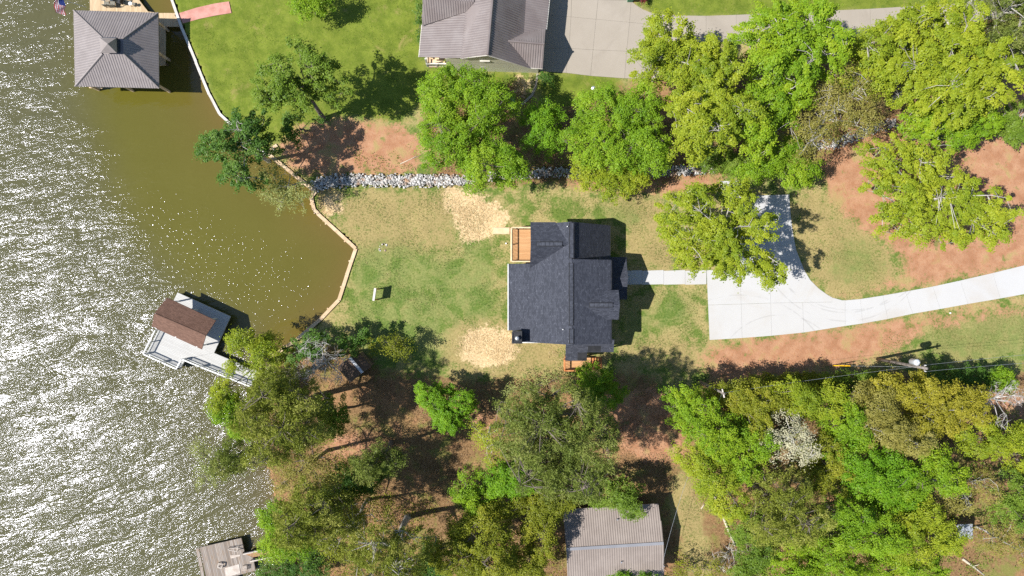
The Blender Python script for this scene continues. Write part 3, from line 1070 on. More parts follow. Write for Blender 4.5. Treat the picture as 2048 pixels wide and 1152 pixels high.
# side steps, orange timber
joined_boards(house, 5.35, 8.2, -8.55, -7.2, 0.85, M_deckwood, along='x', name='side_deck_boards')
railing(house, (5.4, -7.4, 0.85), (5.4, -8.5, 0.85), M_postwood, 0.95, 0.1, 1.0, True, 'side_deck_railing')
railing(house, (5.5, -8.5, 0.85), (6.9, -8.5, 0.85), M_postwood, 0.95, 0.1, 1.0, True, 'side_deck_railing')
for i in range(4):
    mb = MB()
    mb.box(8.25 + i * 0.3, 8.52 + i * 0.3, -8.5, -7.3, 0.0, 0.68 - i * 0.17)
    mb.build('side_step', M_postwood, house)

# ------------------------------------------------------------------ neighbour's house
M_nroof = metal_roof('taupe_ribbed_metal_roof', (0.195, 0.16, 0.148), (0.23, 0.195, 0.183))
M_nrib = metal_roof('taupe_roof_ribs', (0.165, 0.135, 0.127), (0.20, 0.17, 0.16), 0.25)
M_nsiding = siding('sage_beige_siding', (0.58, 0.55, 0.40), (0.64, 0.61, 0.46))
M_trimn = speckle('cream_trim', (0.55, 0.52, 0.45), (0.65, 0.62, 0.55), 2)
nh = thing('neighbour_house', 'neighbouring house with taupe ribbed metal roof at the top of the yard', 'house', W(960, 100))


def RP(*pts):
    return [W(x, y, z) for x, y, z in pts]


n_slopes = [
    (RP((985, -2, 6.1), (975, 110, 6.1), (922, 116, 4.4), (931, 22, 4.4), (945, 7, 4.9), (950, -2, 5.0)), (0.08, 1, 0)),
    (RP((931, 24, 4.38), (922, 116, 4.38), (838, 113.5, 3.0), (844, 50, 3.0)), (0.08, 1, 0)),
    (RP((847, -3, 5.1), (948, 4, 5.1), (931, 24, 4.44), (844.5, 51, 3.3), (845, 10, 4.6)), (1, 0.02, 0)),
    (RP((985, -2, 6.1), (975, 110, 6.1), (1060, 135.5, 2.95), (1017, 82, 4.5), (1048, 67, 3.4), (1052, -2, 3.3)), (0.08, 1, 0)),
    (RP((1052, -2, 3.34), (1048, 67, 3.44), (1092, 61, 2.75), (1098.5, -2, 2.75)), (0.08, 1, 0)),
    (RP((1016, 82, 4.5), (1088.5, 88, 4.3), (1085, 137, 2.95), (1060, 135.5, 2.9)), (1, -0.06, 0)),
    (RP((1016, 82, 4.5), (1088.5, 88, 4.3), (1091, 58, 2.9), (1046, 64, 3.3)), (1, -0.06, 0)),
    (RP((985, -2, 6.1), (995, -90, 6.1), (950, -90, 4.4), (945, -2, 4.9)), (0.08, 1, 0)),
    (RP((985, -2, 6.1), (995, -90, 6.1), (1060, -90, 3.3), (1052, -2, 3.3)), (0.08, 1, 0)),
    (RP((1052, -2, 3.34), (1060, -90, 3.3), (1106, -90, 2.75), (1098.5, -2, 2.75)), (0.08, 1, 0)),
    (RP((847, -3, 5.1), (948, 4, 5.1), (950, -90, 4.4), (850, -60, 3.4)), (1, 0.02, 0)),
]
for i, (pts, ea) in enumerate(n_slopes):
    rp_ = roof_part(nh, pts, M_nroof, 0.12, 'roof_slope', ea, lift=0.002 * i)
    seams(rp_, [Vector(p) + Vector((0, 0, 0.002 * i)) for p in pts], M_nrib, 0.24, 0.05, 0.04, ea)
mb = MB()
mb.tube(RP((985, -2, 6.13), (975, 110, 6.13)), [0.14, 0.14], 6)
mb.build('ridge_cap', M_nrib, nh)
mb = MB()
mb.tube(RP((1016, 82, 4.52), (1088.5, 88, 4.32)), [0.12, 0.12], 6)
mb.build('ridge_cap', M_nrib, nh)
for a, b in (((838, 114, 2.9), (844, 50, 2.9)), ((1060, 136, 2.82), (1085, 137.5, 2.82)), ((1092.5, 60, 2.66), (1099, -2, 2.66)), ((975, 110.5, 6.0), (1060, 136, 2.85)), ((975, 110.5, 6.0), (922, 116.5, 4.3))):
    mb = MB()
    mb.beam(W(*a), W(*b), 0.1, 0.12)
    mb.build('fascia', M_trimn, nh)
base = [W(897, 140.5), W(1076, 146), W(1082, 40), W(1086, -90), W(905, -95)]
bx_ = [(p.x, p.y) for p in base]
mb = MB()
mb.prism(bx_, 0, 2.75)
mb.build('wall', M_nsiding, nh)
# south gable wall, its apex under the ridge
a0, a1 = W(897, 140.5), W(1076, 146)
dirx = (a1 - a0)


def on_wall(t, z):
    p = a0 + dirx * t
    return (p.x, p.y, z)


mb = MB()
gw = [on_wall(0.0, 2.7), on_wall(0.85, 2.7), on_wall(0.46, 5.55), on_wall(0.14, 4.0), on_wall(0.0, 3.6)]
gb = [(x, y + 0.3, z) for x, y, z in gw]
mb.poly(gw)
mb.poly(gb[::-1])
for i in range(5):
    j = (i + 1) % 5
    mb.poly([gw[j], gw[i], gb[i], gb[j]])
mb.build('gable_wall', M_nsiding, nh)
for px_, py_, w_ in ((922, 136, 0.7), (969, 139, 0.7)):
    mb = MB()
    c = W(px_, py_ + 5)
    mb.box(c.x - w_ / 2, c.x + w_ / 2, c.y - 0.14 + 0.2, c.y + 0.02 + 0.2, 0.6, 1.5)
    mb.build('window', M_trimn, nh)
c = on_wall(0.42, 3.4)
mb = MB()
mb.box(c[0] - 0.5, c[0] + 0.5, c[1] - 0.12, c[1] + 0.02, 3.3, 3.5)
mb.build('gable_vent', M_trimn, nh)
# open porch at the lake end, with deck rail
p0 = W(855, 137)
mb = MB()
mb.box(p0.x, p0.x + 2.2, p0.y - 0.0, p0.y + 6, 0.2, 0.5)
mb.build('porch_floor', M_tan, nh)
railing(nh, (p0.x + 0.05, p0.y + 0.05, 0.5), (p0.x + 2.1, p0.y + 0.05, 0.5), M_trimn, 0.9, 0.1, 1.0, True, 'porch_railing')
railing(nh, (p0.x + 0.05, p0.y + 0.15, 0.5), (p0.x + 0.05, p0.y + 5.8, 0.5), M_trimn, 0.9, 0.1, 1.5, True, 'porch_railing')
mb = MB()
mb.beam((p0.x + 0.3, p0.y + 0.5, 0.75), (p0.x + 1.9, p0.y + 0.5, 0.75), 0.4, 0.06)
mb.build('porch_bench', M_tan, nh)
for k in (0.1, 2.9, 5.7):
    mb = MB()
    mb.beam((p0.x + 0.12, p0.y + k, 0.5), (p0.x + 0.12, p0.y + k, 2.8), 0.14, 0.14)
    mb.build('porch_post', M_trimn, nh)
# side walk by the house corner
mb = MB()
mb.prism([tuple(W(x, y).xy) for x, y in ((1073, 147), (1077, 147), (1073, 175), (1066, 192), (1044, 212), (1040, 209), (1062, 189), (1069, 173))], -0.1, 0.04)
struct(mb.build('side_path', M_conc_old))

# ------------------------------------------------------------------ boathouse with hipped roof and cupola
M_broof = metal_roof('grey_brown_boathouse_metal', (0.235, 0.20, 0.187), (0.275, 0.238, 0.224), 0.38)
M_brib = metal_roof('boathouse_ribs', (0.19, 0.163, 0.155), (0.225, 0.195, 0.187), 0.32)
M_bdeck = planks('sunbleached_dock_boards', (0.47, 0.34, 0.20), (0.60, 0.46, 0.29), (0.40, 0.28, 0.16), 0.15, math.radians(90))
bh = thing('boathouse', 'boathouse with hipped ribbed metal roof and small roof cupola over the lake', 'boathouse', W(232, 100))
NWc, NEc, SEc, SWc = (147, 20.5, 2.6), (316.5, 25.5, 2.6), (318, 176.5, 2.6), (150, 172.5, 2.6)
tn, te, ts, tw = (205, 76, 4.6), (246, 77, 4.6), (246.5, 107.5, 4.6), (205, 107.5, 4.6)
for pts, ea in ((RP(NWc, NEc, te, tn), (1, 0, 0)), (RP(NEc, SEc, ts, te), (0, 1, 0)), (RP(SEc, SWc, tw, ts), (1, 0, 0)), (RP(SWc, NWc, tn, tw), (0, 1, 0))):
    r_ = roof_part(bh, pts, M_broof, 0.1, 'roof_slope', ea)
    seams(r_, pts, M_brib, 0.26, 0.045, 0.045, ea)
for a, b in ((NWc, tn), (NEc, te), (SEc, ts), (SWc, tw)):
    mb = MB()
    mb.tube([W(a[0], a[1], a[2] + 0.03), W(b[0], b[1], b[2] + 0.03)], [0.09, 0.09], 6)
    mb.build('hip_cap', M_broof, bh)
cb = [W(*q) for q in (tn, te, ts, tw)]
cx_, cy_ = sum(p.x for p in cb) / 4, sum(p.y for p in cb) / 4
mb = MB()
mb.prism([(p.x, p.y) for p in cb], 4.44, 4.56)
mb.build('cupola_closing_panel', M_broof, bh)  # flat panel added to close the roof opening, stops sun leaking round the cupola
mb = MB()
mb.box(cx_ - 0.72, cx_ + 0.72, cy_ - 0.62, cy_ + 0.62, 4.3, 5.25)
cup = mb.build('cupola', M_glass, bh)
apx = W(215, 87.5, 6.15)
ce = RP((199, 75, 5.25), (232.5, 76, 5.25), (233.5, 106, 5.25), (201, 105.5, 5.25))
for i in range(4):
    pts = [ce[i], ce[(i + 1) % 4], apx]
    r_ = roof_part(cup, pts, M_broof, 0.07, 'cupola_roof_slope', (ce[(i + 1) % 4] - ce[i]))
mb = MB()
for q in ((160, 34), (232, 34), (306, 38), (308, 100), (308, 166), (232, 164), (160, 162), (160, 98)):
    p = W(q[0], q[1], 2.3)
    mb.beam((p.x, p.y, -2.2), (p.x, p.y, 2.5), 0.2, 0.2)
mb.build('piling', M_tan, bh, kind='stuff')
DZ = -0.25


def deck_poly(parent, pts, z, mat, name, th=0.14):
    mb = MB()
    mb.prism([tuple(W(x, y, z).xy) for x, y in pts], z - th, z)
    return mb.build(name, mat, parent)


deck_poly(bh, [(178, -60), (273, -60), (275, -4), (296, 23), (318, 26), (364, 26), (366, 53), (331, 53), (330, 130), (318, 131), (318, 30), (180, 30)], DZ, M_bdeck, 'dock_deck')
deck_poly(bh, [(160, 30), (180, 30), (180, 172), (160, 172)], DZ - 0.01, M_bdeck, 'dock_finger')
mb = MB()
for q in ((182, 4), (270, 2), (330, 50), (360, 50), (329, 126), (300, 50), (182, 165)):
    p = W(q[0], q[1], DZ)
    mb.tube([(p.x, p.y, -2.6), (p.x, p.y, DZ - 0.05)], [0.12, 0.12], 8)
mb.build('dock_piling', M_sheet, bh, kind='stuff')
deck_poly(bh, [(178, 172.5), (204, 173), (204, 177), (178, 176)], DZ, M_tan, 'boat_step', 0.1)

# things standing on the boathouse dock
M_bluegrey = speckle('blue_grey_fabric', (0.10, 0.13, 0.16), (0.14, 0.17, 0.2), 3)
M_wicker = speckle('grey_wicker', (0.16, 0.15, 0.12), (0.24, 0.22, 0.18), 8)
p = W(222, 0, DZ)
t = thing('dock_table', 'blue grey square table on the boathouse dock at the top edge', 'table', p)
mb = MB()
mb.box(p.x - 0.62, p.x + 0.62, p.y - 0.33, p.y + 0.9, DZ + 0.68, DZ + 0.74)
mb.build('table_top', M_bluegrey, t)
for sx in (-0.5, 0.5):
    for sy in (-0.22, 0.78):
        mb = MB()
        mb.beam((p.x + sx, p.y + sy, DZ), (p.x + sx, p.y + sy, DZ + 0.68), 0.06, 0.06)
        mb.build('leg', M_blackmetal, t)


def chair(px_, py_, rz, label, mat):
    p = W(px_, py_, DZ)
    t = thing('dock_chair', label, 'chair', p, 'chairs on the boathouse dock')
    c, s = math.cos(rz), math.sin(rz)

    def L(x, y, z):
        return (p.x + x * c - y * s, p.y + x * s + y * c, DZ + z)
    mb = MB()
    mb.beam(L(-0.25, 0, 0.43), L(0.25, 0, 0.43), 0.5, 0.08)
    mb.build('seat', mat, t)
    mb = MB()
    mb.beam(L(-0.25, -0.27, 0.68), L(0.25, -0.27, 0.68), 0.06, 0.55)
    mb.build('backrest', mat, t)
    for sx in (-0.22, 0.22):
        for sy in (-0.22, 0.22):
            mb = MB()
            mb.beam(L(sx, sy, 0), L(sx, sy, 0.4), 0.05, 0.05)
            mb.build('leg', M_blackmetal, t)


chair(218, 11, 0.05, 'grey chair pushed up to the blue table, nearer the lake', M_wicker)
chair(230, 11, -0.05, 'grey chair pushed up to the blue table, nearer the lawn', M_wicker)
chair(245, 6, 1.3, 'dark chair standing right of the blue table on the dock', M_blackmetal)
for px_, py_, r, lab, mat, nm in ((265, 10.5, 0.2, 'small round pale side table on the boathouse dock', M_white, 'side_table'), (272, 11.5, 0.17, 'small round dark stool beside the pale side table', M_wicker, 'round_stool')):
    p = W(px_, py_, DZ)
    t = thing(nm, lab, 'stool' if nm == 'round_stool' else 'table', p)
    mb = MB()
    mb.tube([(p.x, p.y, DZ + 0.42), (p.x, p.y, DZ + 0.46)], [r, r], 18)
    mb.build('top', mat, t)
    for k in range(3):
        a = k * 2.094
        mb = MB()
        mb.beam((p.x + r * 0.9 * math.cos(a), p.y + r * 0.9 * math.sin(a), DZ), (p.x + r * 0.5 * math.cos(a), p.y + r * 0.5 * math.sin(a), DZ + 0.42), 0.03, 0.03)
        mb.build('leg', M_blackmetal, t)
# flag on a pole at the dock's lake end
M_flag, nt, out = new_mat('striped_flag_cloth')
g = NG(nt)
uv = g.n('UVMap').outputs[0]
sp = g.n('SeparateXYZ')
g.l(uv, sp.inputs[0])
st = g.math('GREATER_THAN', g.math('FRACT', g.math('MULTIPLY', sp.outputs[1], 6.5)), 0.5)
fc = g.mix(st, (0.55, 0.03, 0.05), (0.75, 0.74, 0.72))
can = g.math('MULTIPLY', g.math('LESS_THAN', sp.outputs[0], 0.4), g.math('GREATER_THAN', sp.outputs[1], 0.46))
fc = g.mix(can, fc, (0.03, 0.05, 0.2))
g.princ(out, fc, 0.8, 0.2)
pb = W(130, 14, DZ)
t = thing('flag', 'red and white striped flag hanging over the water at the top edge', 'flag', pb)
mb = MB()
mb.tube([(pb.x + 2.2, pb.y, DZ - 0.1), (pb.x + 0.2, pb.y + 0.1, 2.2)], [0.03, 0.025], 8)
mb.build('flagpole', M_steel, t)
fv, ff, fu = [], [], []
A, B = Vector((pb.x + 0.35, pb.y + 0.1, 2.0)), Vector((pb.x + 1.0, pb.y + 0.06, 1.35))
for i in range(9):
    for j in range(6):
        s_, q_ = i / 8, j / 5
        pnt = A.lerp(B, q_) + Vector((-0.25 * s_ + 0.06 * math.sin(i * 1.1 + j), -1.35 * s_, -0.5 * s_ + 0.05 * math.sin(i * 1.4)))
        fv.append(tuple(pnt))
        fu.append((s_, q_))
for i in range(8):
    for j in range(5):
        ff.append([i * 6 + j, i * 6 + j + 1, (i + 1) * 6 + j + 1, (i + 1) * 6 + j])
fm = bpy.data.meshes.new('flag_cloth')
fm.from_pydata(fv, [], ff)
lay = fm.uv_layers.new(name='UVMap')
for lp in fm.loops:
    lay.data[lp.index].uv = fu[lp.vertex_index]
fm.materials.append(M_flag)
link('flag_cloth', fm, t)

# ------------------------------------------------------------------ covered swim dock with brown roof
M_brown = shingles('faded_brown_shingles', (0.125, 0.066, 0.044), (0.175, 0.095, 0.066), (0.095, 0.05, 0.036))
M_greydeck = planks('pale_grey_composite_boards', (0.43, 0.42, 0.395), (0.475, 0.465, 0.44), (0.40, 0.385, 0.36), 0.15, math.radians(-24.3), 0.8, 0.035)
cd = thing('covered_dock', 'covered dock with pale deck and faded brown gabled roof in the cove', 'dock', W(370, 670, -0.9))
ZD = -0.15
deck_poly(cd, [(355, 585), (461, 633), (428, 706), (372, 716.5), (361, 738), (295, 707)], ZD, M_greydeck, 'dock_deck', 0.18)
deck_poly(cd, [(428.3, 706), (520, 745), (508, 771), (372.5, 717)], ZD - 0.004, M_greydeck, 'gangway', 0.16)
e1, e2 = (334, 595, 2.0), (431.5, 641, 2.0)
r1, r2 = (308.5, 627, 3.05), (412, 671, 3.05)
s1_, s2_ = (303.5, 653, 2.0), (403.5, 699, 2.0)
roof_part(cd, RP(e1, e2, r2, r1), M_brown, 0.1, 'roof_slope', W(*e2) - W(*e1))
roof_part(cd, RP(s1_, s2_, r2, r1), M_brown, 0.1, 'roof_slope', W(*e2) - W(*e1), lift=0.004)
mb = MB()
mb.tube(RP((309, 627, 3.02), (411.6, 671, 3.02)), [0.07, 0.07], 8)
mb.build('ridge_cap', M_brown, cd)
for q in ((344, 605), (383, 622), (421, 640), (318, 655), (358, 674), (400, 693)):
    p = W(q[0] + 3, q[1] - 2, 1.0)
    mb = MB()
    mb.beam((p.x, p.y, ZD), (p.x, p.y, 2.05), 0.14, 0.14)
    mb.build('roof_post', M_white, cd)
mb = MB()
for q in ((358, 590), (456, 634), (428, 700), (300, 706), (361, 732), (410, 612), (330, 650), (470, 730), (395, 722)):
    p = W(q[0], q[1], -0.6)
    mb.tube([(p.x, p.y, -2.6), (p.x, p.y, ZD - 0.1)], [0.12, 0.12], 8)
mb.build('dock_piling', M_sheet, cd, kind='stuff')


def Wd(x, y):
    return W(x, y, ZD)


for a, b in (((319, 660), (296, 706)), ((296.5, 707), (330, 722)), ((333, 723.5), (361, 736)), ((361, 736), (371, 717)), ((374, 717.5), (407, 731)), ((410, 732.5), (506, 770))):
    railing(cd, Wd(*a), Wd(*b), M_white, 0.95, 0.1, 1.3, True)

# ------------------------------------------------------------------ old weathered dock, lower left
M_olddock = planks('weathered_grey_brown_boards', (0.17, 0.148, 0.13), (0.34, 0.30, 0.265), (0.25, 0.165, 0.10), 0.16, math.radians(90 + 13), 0.9, 0.05)
M_oldwalk = planks('rust_brown_walk_boards', (0.27, 0.145, 0.07), (0.36, 0.20, 0.10), (0.33, 0.23, 0.15), 0.16, math.radians(90 + 13), 0.9, 0.05)
M_ply = speckle('bleached_plywood', (0.42, 0.36, 0.31), (0.52, 0.46, 0.40), 2, 0.9, 0.2, (0.33, 0.24, 0.17))
od = thing('weathered_dock', 'old weathered plank dock at the lower left edge', 'dock', W(450, 1120, -0.9))
deck_poly(od, [(399, 1095), (482.5, 1076), (488.5, 1102), (484.5, 1106.5), (506, 1115), (511, 1141), (468, 1153), (470, 1190), (420, 1190)], -0.1, M_olddock, 'dock_deck')
deck_poly(od, [(485, 1107), (585, 1086), (592, 1098), (506.5, 1114.5)], -0.095, M_oldwalk, 'gangway', 0.13)
for pl in ([(391, 1098), (397, 1096), (401, 1114), (395, 1116)], [(395.3, 1117), (401.3, 1115), (405, 1132), (399, 1134)], [(399.3, 1135), (405.3, 1133), (409, 1158), (403, 1160)]):
    deck_poly(od, pl, -0.5, M_olddock, 'low_step', 0.08)
mb = MB()
for q in ((402, 1098), (478, 1080), (486, 1104), (508, 1138), (430, 1150), (540, 1100), (440, 1090)):
    p = W(q[0], q[1], -0.6)
    mb.tube([(p.x, p.y, -2.6), (p.x, p.y, -0.2)], [0.12, 0.12], 8)
mb.build('dock_piling', M_sheet, od, kind='stuff')
railing(od, W(505, 1118, -0.1), W(585, 1102, -0.1), M_ply, 0.7, 0.08, 1.8, False, 'gangway_rail')
railing(od, W(490, 1105, -0.1), W(572, 1087, -0.1), M_ply, 0.5, 0.08, 1.8, False, 'gangway_rail')
for pl, lab in (([(450, 1136), (478, 1128), (481, 1146), (452, 1155)], 'bleached plywood sheet lying near the dock\'s lower edge'), ([(460, 1110.5), (481, 1109), (480, 1112), (462, 1117)], 'narrow bleached board wedge lying mid dock')):
    z = -0.1
    mb = MB()
    mb.prism([tuple(W(x, y, z).xy) for x, y in pl], z + 0.002, z + 0.03)
    tag(mb.build('plywood_board', M_ply), lab, 'board')


def frame_thing(name, label, cat, pts, z0, z1, mat, wd=0.06):
    c = [W(x, y, z1) for x, y in pts]
    t = thing(name, label, cat, Vector((sum(p.x for p in c) / len(c), sum(p.y for p in c) / len(c), z0)))
    for i in range(len(c)):
        a, b = c[i], c[(i + 1) % len(c)]
        e = (b - a).normalized() * wd / 2
        mb = MB()
        mb.beam(a + e, b - e, wd, wd)
        mb.build('rail', mat, t)
        mb = MB()
        mb.beam((a.x, a.y, z0), (a.x, a.y, z1 + wd / 2 + 0.002), wd * 0.9, wd * 0.9)
        mb.build('leg', mat, t)
    return t


frame_thing('bench_frame', 'bare four-legged bench frame on the old dock', 'bench', [(456, 1098), (476, 1095), (474, 1103), (457.5, 1100)], -0.1, 0.5, M_ply)
frame_thing('crate_frame', 'small square open frame standing left on the old dock', 'frame', [(437, 1127), (445, 1128), (443.5, 1136), (436, 1135)], -0.1, 0.25, M_ply, 0.09)
p = W(492, 1134, -0.1)
t = thing('dock_stool', 'small slatted stool near the right edge of the old dock', 'stool', p)
for k in range(4):
    mb = MB()
    mb.beam((p.x - 0.24, p.y - 0.18 + k * 0.12, 0.3), (p.x + 0.24, p.y - 0.14 + k * 0.12, 0.3), 0.08, 0.03)
    mb.build('slat', M_ply, t)
for sx in (-0.2, 0.2):
    for sy in (-0.16, 0.2):
        mb = MB()
        mb.beam((p.x + sx, p.y + sy, -0.1), (p.x + sx, p.y + sy, 0.285), 0.05, 0.05)
        mb.build('leg', M_ply, t)

# ------------------------------------------------------------------ metal-roofed cabin at the bottom
M_croof = metal_roof('dull_tan_metal_roof', (0.245, 0.20, 0.172), (0.29, 0.24, 0.207), 0.6)
M_crib = metal_roof('dull_tan_ribs', (0.195, 0.158, 0.134), (0.235, 0.193, 0.165), 0.6)
M_ridgecap = metal_roof('grey_ridge_cap', (0.19, 0.19, 0.205), (0.23, 0.23, 0.245), 0.6)
M_cwall = siding('brown_board_siding', (0.16, 0.11, 0.08), (0.2, 0.14, 0.1), 0.2)
cb_ = thing('cabin', 'cabin with dull tan ribbed metal roof at the bottom edge', 'house', W(1230, 1090))
NW_, NE_, ER, WR, SE_, SW_ = (1126, 1019, 2.5), (1316.5, 1007, 2.5), (1327, 1086.5, 3.3), (1132.5, 1098.5, 3.3), (1327, 1150, 2.5), (1135, 1166, 2.5)
SE_, SW_ = (1328, 1152, 2.5), (1135.5, 1166, 2.5)
for pts in (RP(NW_, NE_, ER, WR), RP(WR, ER, SE_, SW_)):
    ea = W(*ER) - W(*WR)
    r_ = roof_part(cb_, pts, M_croof, 0.08, 'roof_slope', ea)
    seams(r_, pts, M_crib, 0.235, 0.04, 0.03, ea)
mb = MB()
a, b = W(1132.5, 1098.5, 3.34), W(1327, 1086.5, 3.34)
mb.beam(a, b, 0.3, 0.05)
mb.build('ridge_cap', M_ridgecap, cb_)
q = [W(1133, 1026), W(1306, 1014), W(1312, 1128), W(1140, 1142)]
q = [W(x, y, 1.2) for x, y in ((1134, 1030), (1311, 1018), (1319, 1138), (1141, 1154))]
mb = MB()
mb.prism([(p.x, p.y) for p in q], 0, 2.45)
mb.build('wall', M_cwall, cb_)
mb = MB()
for (pa, pb_) in ((q[0], q[3]), (q[1], q[2])):
    m_ = (pa + pb_) / 2
    mb.poly([(pa.x, pa.y, 2.44), (pb_.x, pb_.y, 2.44), (m_.x, m_.y, 3.2)])
    mb.poly([(pb_.x, pb_.y, 2.44), (pa.x, pa.y, 2.44), (m_.x, m_.y, 3.2)][::1])
mb.build('gable_wall', M_cwall, cb_)
ev = (q[2] - q[1]).normalized()
window(cb_, (q[1] * 0.5 + q[2] * 0.5) + Vector((0, 0, 0.3)), ev, 1.2, 1.0, Vector((0, 0, 1)).cross(ev) * -1 if Vector((0, 0, 1)).cross(ev).x < 0 else Vector((0, 0, 1)).cross(ev))
for x, y, z in ((1234, 1038, 2.75), (1242, 1123, 2.95)):
    p = W(x, y, z)
    mb = MB()
    mb.tube([p - Vector((0, 0, 0.1)), p + Vector((0, 0, 0.3))], [0.06, 0.06], 8)
    mb.build('vent_pipe', M_steel, cb_)
# service mast on the cabin's east side
p = W(1327, 1126, 2.5)
mb = MB()
mb.tube([(p.x - 0.12, p.y, 2.3), (p.x - 0.12, p.y, 3.4)], [0.04, 0.04], 8)
mb.build('service_mast', M_steel, cb_)

# ------------------------------------------------------------------ small sheds
M_shedroof = shingles('old_brown_shed_shingles', (0.10, 0.065, 0.045), (0.15, 0.10, 0.07), (0.07, 0.05, 0.04))
M_bluecap = metal_roof('pale_metal_ridge', (0.5, 0.5, 0.5), (0.56, 0.56, 0.56), 0.4)
sh = thing('garden_shed', 'small brown-roofed shed in the shade under the waterside trees', 'shed', W(700, 745))
ra, rb = (699, 715, 2.9), (725, 745.5, 2.9)
wa, wb = (674, 734, 2.2), (700, 766, 2.2)
ea_, eb_ = (716, 702, 2.2), (743, 733, 2.2)
roof_part(sh, RP(ra, rb, wb, wa), M_shedroof, 0.08, 'roof_slope', W(*rb) - W(*ra))
roof_part(sh, RP(ra, rb, eb_, ea_), M_shedroof, 0.08, 'roof_slope', W(*rb) - W(*ra), lift=0.003)
mb = MB()
mb.beam(W(699, 715, 2.95), W(725, 745.5, 2.95), 0.28, 0.05)
mb.build('ridge_cap', M_bluecap, sh)
mb = MB()
mb.prism([tuple(W(x, y, 2.2).xy) for x, y in ((679, 734), (716, 707), (739, 733), (701, 761))], 0, 2.2)
mb.build('wall', M_cwall, sh)
sh = thing('tool_shed', 'tiny blue-grey roofed shed among the trees at lower right', 'shed', W(1928, 1064))
M_slate = metal_roof('blue_grey_sheet', (0.20, 0.22, 0.26), (0.26, 0.28, 0.32), 0.5)
A_, B_, C_, D_ = (1914, 1049, 2.3), (1945, 1048, 2.3), (1946, 1078, 2.0), (1913, 1076, 2.0)
pts = RP(A_, B_, C_, D_)
r_ = roof_part(sh, pts, M_slate, 0.06, 'roof_slope', (1, 0, 0))
seams(r_, pts, M_slate, 0.3, 0.04, 0.03, (1, 0, 0))
mb = MB()
mb.prism([tuple(W(x, y, 2).xy) for x, y in ((1917, 1052), (1942, 1051), (1943, 1075), (1916, 1074))], 0, 1.93)
mb.build('wall', M_cwall, sh)

# ------------------------------------------------------------------ yard things
# board on two posts in the lawn
p = W(755, 589)
t = thing('notice_board', 'wooden board on two posts standing alone in the lawn', 'sign', p)
d = (W(757, 578) - W(753.5, 599))
pa, pb_ = W(754.5, 599), W(758, 578)
for q in (pa, pb_):
    mb = MB()
    mb.beam((q.x, q.y, 0), (q.x, q.y, 1.66), 0.12, 0.12)
    mb.build('post', M_postwood, t)
mb = MB()
off = Vector((-0.1, 0, 0))
mb.beam(pa + off + Vector((0, 0, 1.25)), pb_ + off + Vector((0, 0, 1.25)), 0.05, 0.85)
mb.build('board', M_cap_pale, t)
mb = MB()
mb.beam(pa + Vector((-0.06, -0.1, 1.7)), pb_ + Vector((-0.06, 0.1, 1.7)), 0.22, 0.06)
mb.build('cap_rail', M_cap_pale, t)

# utility poles
M_pole = speckle('grey_creosote_pole', (0.16, 0.135, 0.115), (0.24, 0.21, 0.185), 2)
M_tank, nt, out = new_mat('pale_grey_transformer_paint')
NG(nt).princ(out, (0.48, 0.50, 0.52), 0.4, 0.5)


def taper(mb, b, h, r0, r1):
    mb.tube([(b.x, b.y, -0.1), (b.x, b.y, h * 0.5), (b.x, b.y, h)], [r0, (r0 + r1) / 2, r1], 12)


b = W(1755, 718)
POLE = b
t = thing('utility_pole', 'utility pole carrying a pale grey transformer beside the driveway', 'utility pole', b)
mb = MB()
taper(mb, b, 8.6, 0.17, 0.12)
mb.build('pole', M_pole, t, True)
mb = MB()
c = b + Vector((-0.1, 0.42, 0))
mb.tube([c + Vector((0, 0, 6.3)), c + Vector((0, 0, 6.36)), c + Vector((0, 0, 7.15)), c + Vector((0, 0, 7.22)), c + Vector((0, 0, 7.27))], [0.24, 0.30, 0.30, 0.31, 0.15], 18)
tr = mb.build('transformer', M_tank, t, True)
for k in (-0.12, 0.12):
    mb = MB()
    mb.tube([c + Vector((k, 0, 7.24)), c + Vector((k, 0, 7.45))], [0.05, 0.03], 8)
    mb.build('bushing', M_white, tr)
mb = MB()
mb.beam(c + Vector((0.05, -0.1, 6.8)), b + Vector((0, 0.05, 6.8)), 0.1, 0.3)
mb.build('bracket', M_steel, t)
mb = MB()
mb.beam(b + Vector((0, -0.3, 8.2)), b + Vector((0, 0.3, 8.2)), 0.09, 0.1)
arm = mb.build('crossarm', M_pole, t)
for k in (-0.28, 0.28):
    mb = MB()
    mb.tube([b + Vector((0, k, 8.25)), b + Vector((0, k, 8.45))], [0.05, 0.035], 8)
    mb.build('insulator', M_white, arm)
mb = MB()
mb.tube([b + Vector((0.12, 0.1, 5.5)), b + Vector((0.45, 0.05, 5.6)), b + Vector((0.5, 0.02, 5.4))], [0.03, 0.03, 0.06], 8)
mb.build('street_light_arm', M_steel, t)
# guy wire and its yellow guard
ga, gt = W(1662, 731), b + Vector((0, 0, 7.4))
mb = MB()
mb.tube([ga, gt], [0.012, 0.012], 5)
mb.build('guy_wire', M_steel, t)
M_yellow, nt, out = new_mat('yellow_plastic_guard')
NG(nt).princ(out, (0.75, 0.42, 0.01), 0.45, 0.4)
mb = MB()
mb.tube([ga.lerp(gt, 0.02), ga.lerp(gt, 0.24)], [0.055, 0.055], 8)
mb.build('guy_guard', M_yellow, t)
b2 = W(1397, 762)
t2 = thing('utility_pole', 'slender bare utility pole rising from the wood edge below the driveway', 'utility pole', b2)
mb = MB()
taper(mb, b2, 8.8, 0.14, 0.1)
mb.build('pole', M_pole, t2, True)
mb = MB()
mb.beam(b2 + Vector((0.1, -0.4, 8.4)), b2 + Vector((-0.1, 0.4, 8.4)), 0.1, 0.1)
arm = mb.build('crossarm', M_cap_pale, t2)


